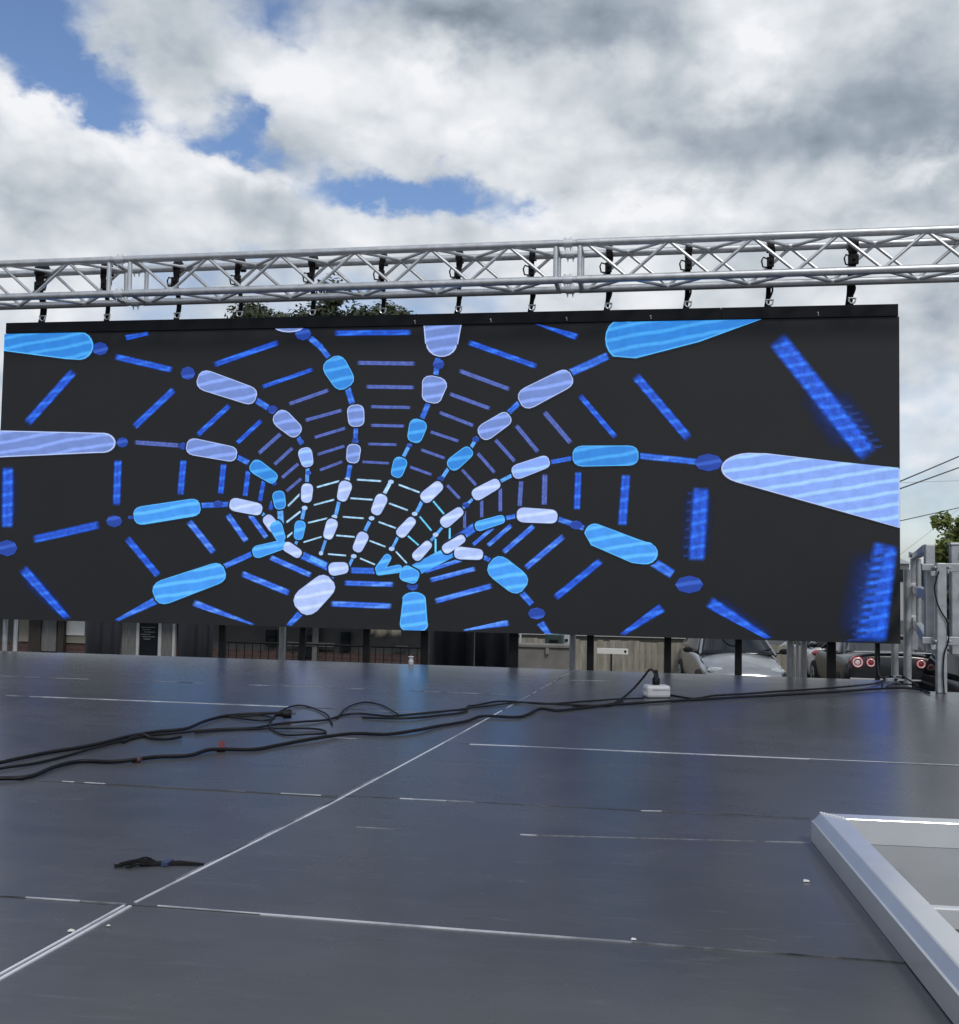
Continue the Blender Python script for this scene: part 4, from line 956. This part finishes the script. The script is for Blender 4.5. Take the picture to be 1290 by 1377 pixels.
def car(label, loc, rz, paint, kind, group='cars parked behind the stage'):
    # local: +x is the front, z up, origin on the ground below the middle
    t = thing('parked_car', label, 'car', loc, group, rz)
    coupe = kind == 'coupe'
    L2 = 2.2; W = .90 if not coupe else .95
    zb = .86 if not coupe else .90
    if not coupe:
        st = [(-L2,.66,.42,.72,.92,.02),(-2.12,.78,.30,.80,.98,.03),(-1.9,.86,.24,.86,1.02,.03),(-1.3,W,.22,.90,1.0,.03),(-.2,W,.21,.92,1.0,.02),(.7,W,.22,.91,1.0,.03),(1.1,W*.99,.22,.87,.97,.05),(1.6,.86,.24,.78,.87,.05),(2.0,.78,.30,.70,.76,.04),(2.16,.66,.36,.58,.66,.03),(L2,.52,.42,.52,.56,.02)]
        wb, wr, rr_, rb_, zr = 1.02, .25, -1.15, -1.75, 1.46
    else:
        st = [(-L2,.80,.46,.86,1.00,.01),(-2.14,.90,.34,.93,1.09,.02),(-2.0,.94,.26,.96,1.12,.02),(-1.3,W,.20,.98,1.10,.03),(-.2,W,.18,.92,1.0,.02),(.7,W,.19,.90,.98,.03),(1.2,W,.2,.88,.96,.05),(1.7,.90,.22,.78,.87,.05),(2.05,.80,.26,.66,.72,.04),(2.17,.68,.32,.56,.62,.03),(L2,.52,.38,.50,.54,.02)]
        wb, wr, rr_, rb_, zr = .85, .1, -.6, -1.45, 1.36
    loft(st, par=t, m_=paint)
    zc = .97 if not coupe else 1.0
    bw, tw = W*.88, W*.66
    patch([(wb,-bw,zc),(wb,bw,zc)], [(wr,-tw,zr-.03),(wr,tw,zr-.03)], (.10,0,.0), 'windscreen', M['glass'], t)
    patch([(rb_,-bw*.95,zc+.04),(rb_,bw*.95,zc+.04)], [(rr_,-tw,zr-.03),(rr_,tw,zr-.03)], (-.08,0,0), 'rear_window', M['glass'], t)
    patch([(wr,-tw-.01,zr-.03),(wr,tw+.01,zr-.03)], [(rr_,-tw-.01,zr-.03),(rr_,tw+.01,zr-.03)], (0,0,.05), 'roof', paint, t, thick=.03)
    for s in (-1, 1):
        patch([(wb-.1,s*(bw+.0),zc-.02),(rb_+.12,s*bw,zc-.0)], [(wr-.03,s*(tw+.01),zr-.05),(rr_+.03,s*(tw+.01),zr-.05)], (0,s*.03,0), 'side_window', M['glass'], t)
        q = MB(); q.tube([(wb,s*bw,zc-.02),(wr,s*(tw+.005),zr-.02)], .030, 8); q.tube([(wr,s*(tw+.005),zr-.02),(rr_,s*(tw+.005),zr-.02)], .026, 8); q.tube([(rr_,s*(tw+.005),zr-.02),(rb_,s*bw*.96,zc)], .032, 8)
        q.build('pillar', paint, t, smooth=True)
        # mirror
        q = MB(); q.lathe([(.02,-.07),(.075,-.05),(.085,.0),(.075,.05),(.02,.06)], 14, Matrix.Rotation(math.pi/2,3,'Y') @ Matrix.Diagonal((.75,1.25,1)).to_3x3(), (wb-.22,s*(W+.12),zc+.06))
        q.bar((wb-.24,s*(bw-.01),zc-.0),(wb-.24,s*(W+.08),zc+.03),.03,.03); q.build('mirror', M['black_steel'] if kind == 'hatch' else paint, t, smooth=True)
        # wheels
        for x in (1.32, -1.32):
            q = MB(); q.lathe([(.22,-.11),(.31,-.11),(.335,-.08),(.335,.08),(.31,.11),(.22,.11)], 28, Matrix.Rotation(math.pi/2,3,'X'), (x,s*(W-.09),.335)); wh = q.build('wheel', M['tyre'], t, smooth=True)
            q = MB(); q.lathe([(.215,-.06),(.22,.0),(.20,.118),(.05,.105),(.03,.122)], 20, Matrix.Rotation(-s*math.pi/2,3,'X'), (x,s*(W-.09),.335)); q.build('rim', M['rim'], wh, smooth=True)
        # head lamps
        q = MB(); q.lathe([(.02,-.10),(.10,-.08),(.13,.0),(.10,.07),(.03,.09)], 16, Matrix.Rotation(math.pi/2,3,'Y') @ Matrix.Diagonal((.62,1.5,1)).to_3x3(), (1.93,s*.60,.70)); q.build('headlight', M['lamp_clear'], t, smooth=True)
        # tail lamps
        if coupe:
            for yy, r in ((.72,.105),(.47,.085)):
                R_ = Matrix.Rotation(-math.pi/2,3,'Y')
                q = MB(); q.lathe([(r*1.22,-.06),(r*1.22,.03),(r*1.1,.045),(r*.9,.045)], 24, R_, (-2.165,s*yy,.92)); tl = q.build('tail_light', M['lamp_red'], t, smooth=True)
                q = MB(); q.tube([(-2.213,s*yy+r*.80*math.cos(a),.92+r*.80*math.sin(a)) for a in [2*math.pi*k/24 for k in range(24)]], r*.16, 8, closed=True); q.build('light_ring', M['lamp_pale'], tl, smooth=True)
                q = MB(); q.lathe([(r*.5,.0),(r*.45,.012),(r*.2,.018)], 16, R_, (-2.205,s*yy,.92)); q.build('lens', M['lamp_pale'] if yy > .6 else M['lamp_red'], tl, smooth=True)
        else:
            q = MB(); q.lathe([(.03,-.16),(.075,-.1),(.085,.0),(.07,.09),(.02,.15)], 16, Matrix.Rotation(math.pi/2,3,'Y') @ Matrix.Diagonal((.9,2.0,1)).to_3x3(), (-2.0,s*.66,.86)); q.build('tail_light', M['lamp_red'], t, smooth=True)
    q = MB(); q.box((2.175,0,.46),(.03,.40,.07)); q.build('grille', M['black_steel'], t, bevel=.02)
    q = MB(); q.box((2.185 if not coupe else 2.19,0,.60),(.02,.09,.02)); q.build('bonnet_badge', M['chrome'], t, bevel=.006)
    if coupe:
        q = MB(); q.box((-2.20,0,.60),(.03,.86,.014)); q.build('bumper_highlight', M['trim'], t, bevel=.006)  # white bar standing in for the highlight along the bumper edge
        q = MB(); q.box((-2.165,0,1.125),(.05,.78,.012)); q.build('boot_lip', M['car_silver'], t, bevel=.006)
        q = MB(); q.lathe([(.03,0),(.03,.012),(.02,.016)], 14, Matrix.Rotation(-math.pi/2,3,'Y'), (-2.195,0,.97)); q.build('boot_badge', M['chrome'], t, smooth=True)
        q = MB(); q.box((-2.2,0,.42),(.03,.80,.08)); q.build('rear_diffuser', M['black_steel'], t, bevel=.02)
    else:
        q = MB(); q.box((-2.205,0,.66),(.012,.26,.055)); q.build('number_plate', M['white_board'], t, bevel=.004)
    q = MB()
    for s in (-1, 1): q.bar((wb+.02,s*.35-.02,zc+.03),(wb-.16,s*.35+.42 if s < 0 else s*.35-.02+.4,zc+.12),.015,.015)
    q.build('wiper', M['black_steel'], t)
    return t
cx1 = U(990, 880, 1, 16.6).x
car('silver car parked nose towards the stage, with black mirrors', (cx1-.1, 17.2, GZ), -math.pi/2+.10, M['car_silver'], 'hatch')
cx2 = U(1122, 880, 1, 17.6).x
car('white car showing its red tail lamp, partly behind the dark car', (cx2+.35, 20.8, GZ), math.pi/2+.08, M['car_white'], 'sedan')
cx3 = U(1200, 890, 1, 15.0).x
car('dark low coupe with four round tail lights seen from behind', (cx3, 17.1, GZ+.06), math.pi/2+.02, M['car_black'], 'coupe')
cx4 = U(1362, 890, 1, 12.5).x
car('black car at the right edge of the photo, behind the guard rails', (cx4, 14.8, GZ-.12), math.pi/2+.15, M['car_black'], 'sedan')

# ------------------------------------------------------------------ trees
def tree(label, base, H, crown_c, crown_r, leaves, m_, seed, lsize=.13, clumps=60, name='tree', group=None):
    rng = random.Random(seed); t = thing(name, label, 'tree', base, group)
    b = Vector(base); cc = Vector(crown_c)-b; cr_ = Vector(crown_r)
    tr = MB(); top = cc+Vector((0,0,cr_.z*.5))
    tr.tube(spline([(0,0,-.05),(.05,0,H*.2),(cc.x*.5+.05,cc.y*.5,cc.z*.6),top*.9+Vector((0,0,.1))], 6), [.22*(H/8)*(1-.75*k/18)+.02 for k in range(19)], 10)
    tr.build('trunk', M['bark'], t, smooth=True)
    cl = []
    for k in range(clumps):
        while True:
            p = Vector((rng.uniform(-1,1), rng.uniform(-1,1), rng.uniform(-1,1)))
            if .25 < p.length < 1 and (p.z > .15 or rng.random() < .45): break
        p *= (.80+.35*noise.noise(p*1.7+Vector((seed,0,0))))
        cl.append((Vector((p.x*cr_.x, p.y*cr_.y, p.z*cr_.z))+cc, rng.uniform(.16,.33)*min(cr_.x, cr_.z)))
    lim = MB()
    for k in range(0, clumps, 4):
        e = cl[k][0]; s = Vector((0,0,max(H*.25, cc.z-cr_.z*.9)))+Vector((cc.x*.4,cc.y*.4,rng.uniform(0,cr_.z*.8)))
        lim.tube(spline([s, s.lerp(e,.5)+Vector((rng.uniform(-.2,.2),rng.uniform(-.2,.2),.1)), e], 4), [.05*(H/8)*(1-.8*i/8)+.008 for i in range(9)], 6)
    lim.build('limb', M['bark'], t, smooth=True)
    vs = []; fs = []
    per = leaves//clumps
    for c, r in cl:
        for _ in range(per):
            d = Vector((rng.gauss(0,1), rng.gauss(0,1), rng.gauss(0,.8))).normalized()*r*rng.random()**.45
            p = c+d; n = (d.normalized()+Vector((rng.uniform(-.8,.8), rng.uniform(-.8,.8), rng.uniform(-.1,.9)))).normalized()
            u = n.orthogonal().normalized(); u.rotate(Matrix.Rotation(rng.uniform(0,6.28), 3, n)); v = n.cross(u)
            s = lsize*rng.uniform(.6,1.25); o = len(vs)
            vs += [p-u*s, p+v*s*.42-u*s*.1, p+u*s+n*s*.12, p-v*s*.42-u*s*.1]; fs.append((o, o+1, o+2, o+3))
    me = bpy.data.meshes.new('crown'); me.from_pydata([tuple(v) for v in vs], [], fs); me.materials.append(m_)
    o = bpy.data.objects.new('crown', me); C.objects.link(o); o.parent = t
    return t
YT = 26.0
def tree_at(px, top_py, Y, rx, rz, **k):
    tp = U(px, top_py, 1, Y); H = tp.z-GZ
    return tree(base=(tp.x, Y, GZ), H=H, crown_c=(tp.x, Y, tp.z-rz*.93), crown_r=(rx, rx, rz), **k)
tree_at(350, 402, YT, 1.9, 3.0, label='dark leafy tree top showing over the screen, leftmost of the three', leaves=30000, m_=M['leaf_dark'], seed=12, lsize=.11, clumps=120, group='trees behind the screen')
tree_at(440, 398, YT+1.5, 2.2, 3.4, label='dark leafy tree top reaching up behind the truss, middle and tallest of three', leaves=38000, m_=M['leaf_dark'], seed=29, lsize=.11, clumps=130, group='trees behind the screen')
tree_at(505, 396, YT+1, 1.6, 2.4, label='small dark tree top just over the screen, rightmost of the three', leaves=16000, m_=M['leaf_dark'], seed=31, lsize=.11, clumps=80, group='trees behind the screen')
tree_at(1306, 668, 24, 1.35, 2.1, label='bright green tree beyond the guard rails at the right edge', leaves=11000, m_=M['leaf_light'], seed=5, lsize=.11, clumps=80)
tree_at(1268, 752, 22, .75, 1.2, label='low dark bush behind the guard rails, right of the dark coupe', leaves=4500, m_=M['leaf_dark'], seed=9, lsize=.10, clumps=40, name='bush')

# ------------------------------------------------------------------ overhead wires
def wire(lb, a, b, Y, r, sag):
    A, B = U(*a, 1, Y), U(*b, 1, Y+4); d = B-A; A = A-d*1.2; B = B+d*4
    pts = [A.lerp(B, k/24)-Vector((0,0,sag*(1-(2*k/24-1)**2)*1)) for k in range(25)]
    mid = Vector(A); mb = MB(); mb.tube([p-mid for p in pts], r, 6); o = mb.build('power_line', M['wire'], None, smooth=True); o.location = mid
    tag(o, lb, 'power line', 'overhead power lines')
wire('overhead power line at right, highest of the lines', (1212,644), (1290,610), 34, .026, .12)
wire('overhead power line at right, second from the top and kinked', (1212,654), (1290,625), 34, .026, .12)
wire('overhead power line at right, just above the green tree', (1216,696.5), (1290,679), 34, .017, .12)
wire('thin overhead line at right, lowest, meeting the tree', (1222,736), (1250,714), 34, .006, .05)
wire('thin nearly level overhead line between the double lines and the tree', (1216,648), (1290,645), 40, .006, .05)

# ------------------------------------------------------------------ sky and light
W = bpy.data.worlds.new('World'); SC.world = W; W.use_nodes = True
nt = W.node_tree; nt.nodes.clear(); LK = nt.links.new
def nd(t, **k):
    n = nt.nodes.new(t)
    for a, b in k.items(): setattr(n, a, b)
    return n
def mth(op, *a, clamp=False):
    n = nd('ShaderNodeMath', operation=op); n.use_clamp = clamp
    for i, v in enumerate(a):
        if isinstance(v, (int, float)): n.inputs[i].default_value = v
        else: LK(v, n.inputs[i])
    return n.outputs[0]
def vm(op, *a):
    n = nd('ShaderNodeVectorMath', operation=op)
    for i, v in enumerate(a):
        if isinstance(v, (tuple, list, Vector)): n.inputs[i].default_value = v
        else: LK(v, n.inputs[i])
    return n.outputs[0]
tc = nd('ShaderNodeTexCoord'); dirn = vm('NORMALIZE', tc.outputs['Generated'])
sx = nd('ShaderNodeSeparateXYZ'); LK(dirn, sx.inputs[0])
az = mth('ARCTAN2', sx.outputs[0], sx.outputs[1]); el = mth('ARCSINE', sx.outputs[2])
cmb = nd('ShaderNodeCombineXYZ'); LK(az, cmb.inputs[0]); LK(el, cmb.inputs[1])
def noise3(vec, scale, detail, rough, dist=0, sc=(1,1,1), off=(0,0,0)):
    v = vm('MULTIPLY_ADD', vec, sc, off)
    n = nd('ShaderNodeTexNoise'); n.inputs['Scale'].default_value = scale; n.inputs['Detail'].default_value = detail
    n.inputs['Roughness'].default_value = rough; n.inputs['Distortion'].default_value = dist; LK(v, n.inputs['Vector']); return n
wn = noise3(dirn, 7.0, 5, .55, 0, (1,1,1.5), (3,1,7))
warp = vm('MULTIPLY', vm('SUBTRACT', wn.outputs['Color'], (.5,.5,.5)), (.10,.08,0))
wn2 = noise3(dirn, 26.0, 5, .6, 0, (1,1,1.5), (8,4,2))
warp2 = vm('MULTIPLY', vm('SUBTRACT', wn2.outputs['Color'], (.5,.5,.5)), (.060,.050,0))
ae = vm('ADD', vm('ADD', cmb.outputs[0], warp), warp2)
def ang_of(px, py):
    d = ray(px, py).normalized(); return math.atan2(d.x, d.y), math.asin(d.z)
def blobs(lst, base):
    acc = base
    for (px, py, rx, ry, w) in lst:
        a, e = ang_of(px, py); k = 1.0
        ix, iy = F*math.cos(e)/rx*k, F/ry*k
        v = vm('MULTIPLY_ADD', ae, (ix, iy, 0), (-a*ix, -e*iy, 0))
        gnode = nd('ShaderNodeTexGradient', gradient_type='QUADRATIC_SPHERE'); LK(v, gnode.inputs[0])
        acc = mth('MULTIPLY_ADD', gnode.outputs['Fac'], w, acc)
    return acc
COV = [ # + cloud, - clear sky   (picture position of the direction, radii, weight)
 (35,35,190,140,-1.15),(110,120,130,90,-.95),(190,165,130,70,-.9),(270,195,120,65,-.85),(335,190,100,70,-.8),(370,20,70,70,-.4),
 (480,265,140,50,-1.0),(560,262,130,48,-.9),(620,240,90,45,-.5),(590,195,60,40,-.5),(700,275,110,55,-.8),(945,100,40,28,-.9),(350,140,80,80,-.9),(400,50,60,60,-.35),(620,265,110,45,-.5),
 (210,40,180,110,.75),(270,100,130,90,.55),(150,80,70,50,.25),(40,130,130,70,.75),(110,165,110,60,.55),(200,180,90,50,.55),(300,225,130,50,.55),(40,250,300,160,1.0),(260,260,240,110,.9),(400,110,95,90,1.1),(240,165,80,50,.5),(470,170,150,90,.9),(640,110,300,180,1.2),(900,180,420,320,1.3),(1200,200,420,420,1.3),(420,310,420,70,.9),(560,215,50,30,.2),(470,262,50,40,.3)]
BRI = [
 (60,125,170,70,.34),(150,190,140,60,.34),(300,225,150,50,.34),(390,240,90,40,.3),(60,275,200,80,-.12),(230,300,160,40,-.08),(150,250,120,40,.08),(250,30,160,80,-.05),(390,95,90,70,.22),(470,165,130,60,.22),(560,110,150,70,.32),(630,160,180,80,.32),(610,25,220,80,-.42),(800,25,260,80,-.36),
 (700,90,130,60,.12),(830,100,120,60,.14),(1020,45,110,60,.42),(1065,60,70,60,.20),(1000,115,120,60,.32),(880,200,260,70,-.22),(760,190,140,60,.12),(1230,50,220,140,-.30),(1200,180,260,140,-.25),(1100,190,180,90,-.22),(960,225,220,60,-.15),
 (700,230,120,50,.16),(640,290,250,40,.18),(850,290,200,50,.32),(960,305,90,40,.22),(1180,280,180,60,-.16),(1250,225,120,45,.38),(1290,170,90,60,-.2),(1255,540,120,120,.20),(1255,430,110,50,-.20),(1250,620,100,40,-.12),(1240,700,120,45,.28),(1180,330,140,40,.16),(430,330,420,40,.10)]
fb = noise3(dirn, 7.5, 9, .60, .15, (1,1,1.3), (2,5,1))
cov = blobs(COV, .30)
def puff(scale, off, wv):
    v = vm('MULTIPLY_ADD', vm('ADD', dirn, vm('MULTIPLY', vm('SUBTRACT', wv, (.5,.5,.5)), (.07,.07,.07))), (1,1,1.35), off)
    n = nd('ShaderNodeTexVoronoi', feature='F1'); n.inputs['Scale'].default_value = scale
    n.inputs['Detail'].default_value = 2.0; n.inputs['Roughness'].default_value = .55; n.inputs['Lacunarity'].default_value = 2.3; n.normalize = True
    LK(v, n.inputs['Vector']); return n.outputs['Distance']
pf = puff(9.0, (4,2,5), wn.outputs['Color'])
cov = mth('ADD', cov, mth('MULTIPLY', mth('SUBTRACT', fb.outputs['Fac'], .5), 1.5))
cov = mth('ADD', cov, mth('MULTIPLY', mth('SUBTRACT', .30, pf), 1.3))
sm = nd('ShaderNodeMapRange', interpolation_type='SMOOTHSTEP'); LK(cov, sm.inputs['Value']); sm.inputs['From Min'].default_value = -.34; sm.inputs['From Max'].default_value = .56
mask = sm.outputs[0]
fb2 = noise3(dirn, 10.0, 7, .54, .15, (1,1,1.45), (9,2,4)); fb3 = noise3(dirn, 3.2, 3, .5, 0, (1,1,2.2), (1,8,3))
bri = blobs(BRI, .67)
bri = mth('ADD', bri, mth('MULTIPLY', mth('SUBTRACT', fb2.outputs['Fac'], .5), .85))
bri = mth('ADD', bri, mth('MULTIPLY', mth('SUBTRACT', .32, pf), 1.05))
bri = mth('ADD', bri, mth('MULTIPLY', mth('SUBTRACT', fb3.outputs['Fac'], .5), .25), clamp=True)
rp = nd('ShaderNodeValToRGB'); LK(bri, rp.inputs['Fac'])
cr0 = rp.color_ramp; cr0.elements[0].position = .0; cr0.elements[0].color = (*lin(112,123,137), 1)
cr0.elements[1].position = 1.0; cr0.elements[1].color = (*lin(244,245,248), 1)
for p_, c_ in ((.35,lin(158,169,182)), (.62,lin(200,207,214)), (.82,lin(226,230,235))):
    e_ = cr0.elements.new(p_); e_.color = (*c_, 1)
cl10 = vm('SCALE', rp.outputs['Color']); nt.nodes[-1].inputs['Scale'].default_value = 10.0
SUN_AZ, SUN_EL = math.radians(148), math.radians(48)       # behind the camera, to the right (from +Y towards +X)
sky = nd('ShaderNodeTexSky', sky_type='NISHITA'); sky.sun_disc = False; sky.sun_elevation = SUN_EL; sky.sun_rotation = SUN_AZ
sky.air_density = 1.0; sky.dust_density = .6; sky.ozone_density = 1.6
skc = vm('MULTIPLY', sky.outputs['Color'], (1.17,1.24,1.40))
mix = nd('ShaderNodeMix', data_type='RGBA'); LK(mask, mix.inputs['Factor']); LK(skc, mix.inputs['A']); LK(cl10, mix.inputs['B'])
bg = nd('ShaderNodeBackground'); bg.inputs['Strength'].default_value = .1; LK(mix.outputs['Result'], bg.inputs['Color'])
out = nd('ShaderNodeOutputWorld'); LK(bg.outputs[0], out.inputs['Surface'])
W.cycles.sampling_method = 'MANUAL'; W.cycles.sample_map_resolution = 512

sl = bpy.data.lights.new('sun', 'SUN'); sl.energy = 1.5; sl.angle = math.radians(12); sl.color = (1,.96,.90)
so = bpy.data.objects.new('sun', sl); C.objects.link(so)
sd_ = Vector((math.sin(SUN_AZ)*math.cos(SUN_EL), math.cos(SUN_AZ)*math.cos(SUN_EL), math.sin(SUN_EL)))
so.rotation_euler = sd_.to_track_quat('Z', 'Y').to_euler(); so.location = (6,-10,14)

SC.view_settings.view_transform = 'Standard'; SC.view_settings.look = 'None'; SC.view_settings.exposure = 0; SC.view_settings.gamma = 1
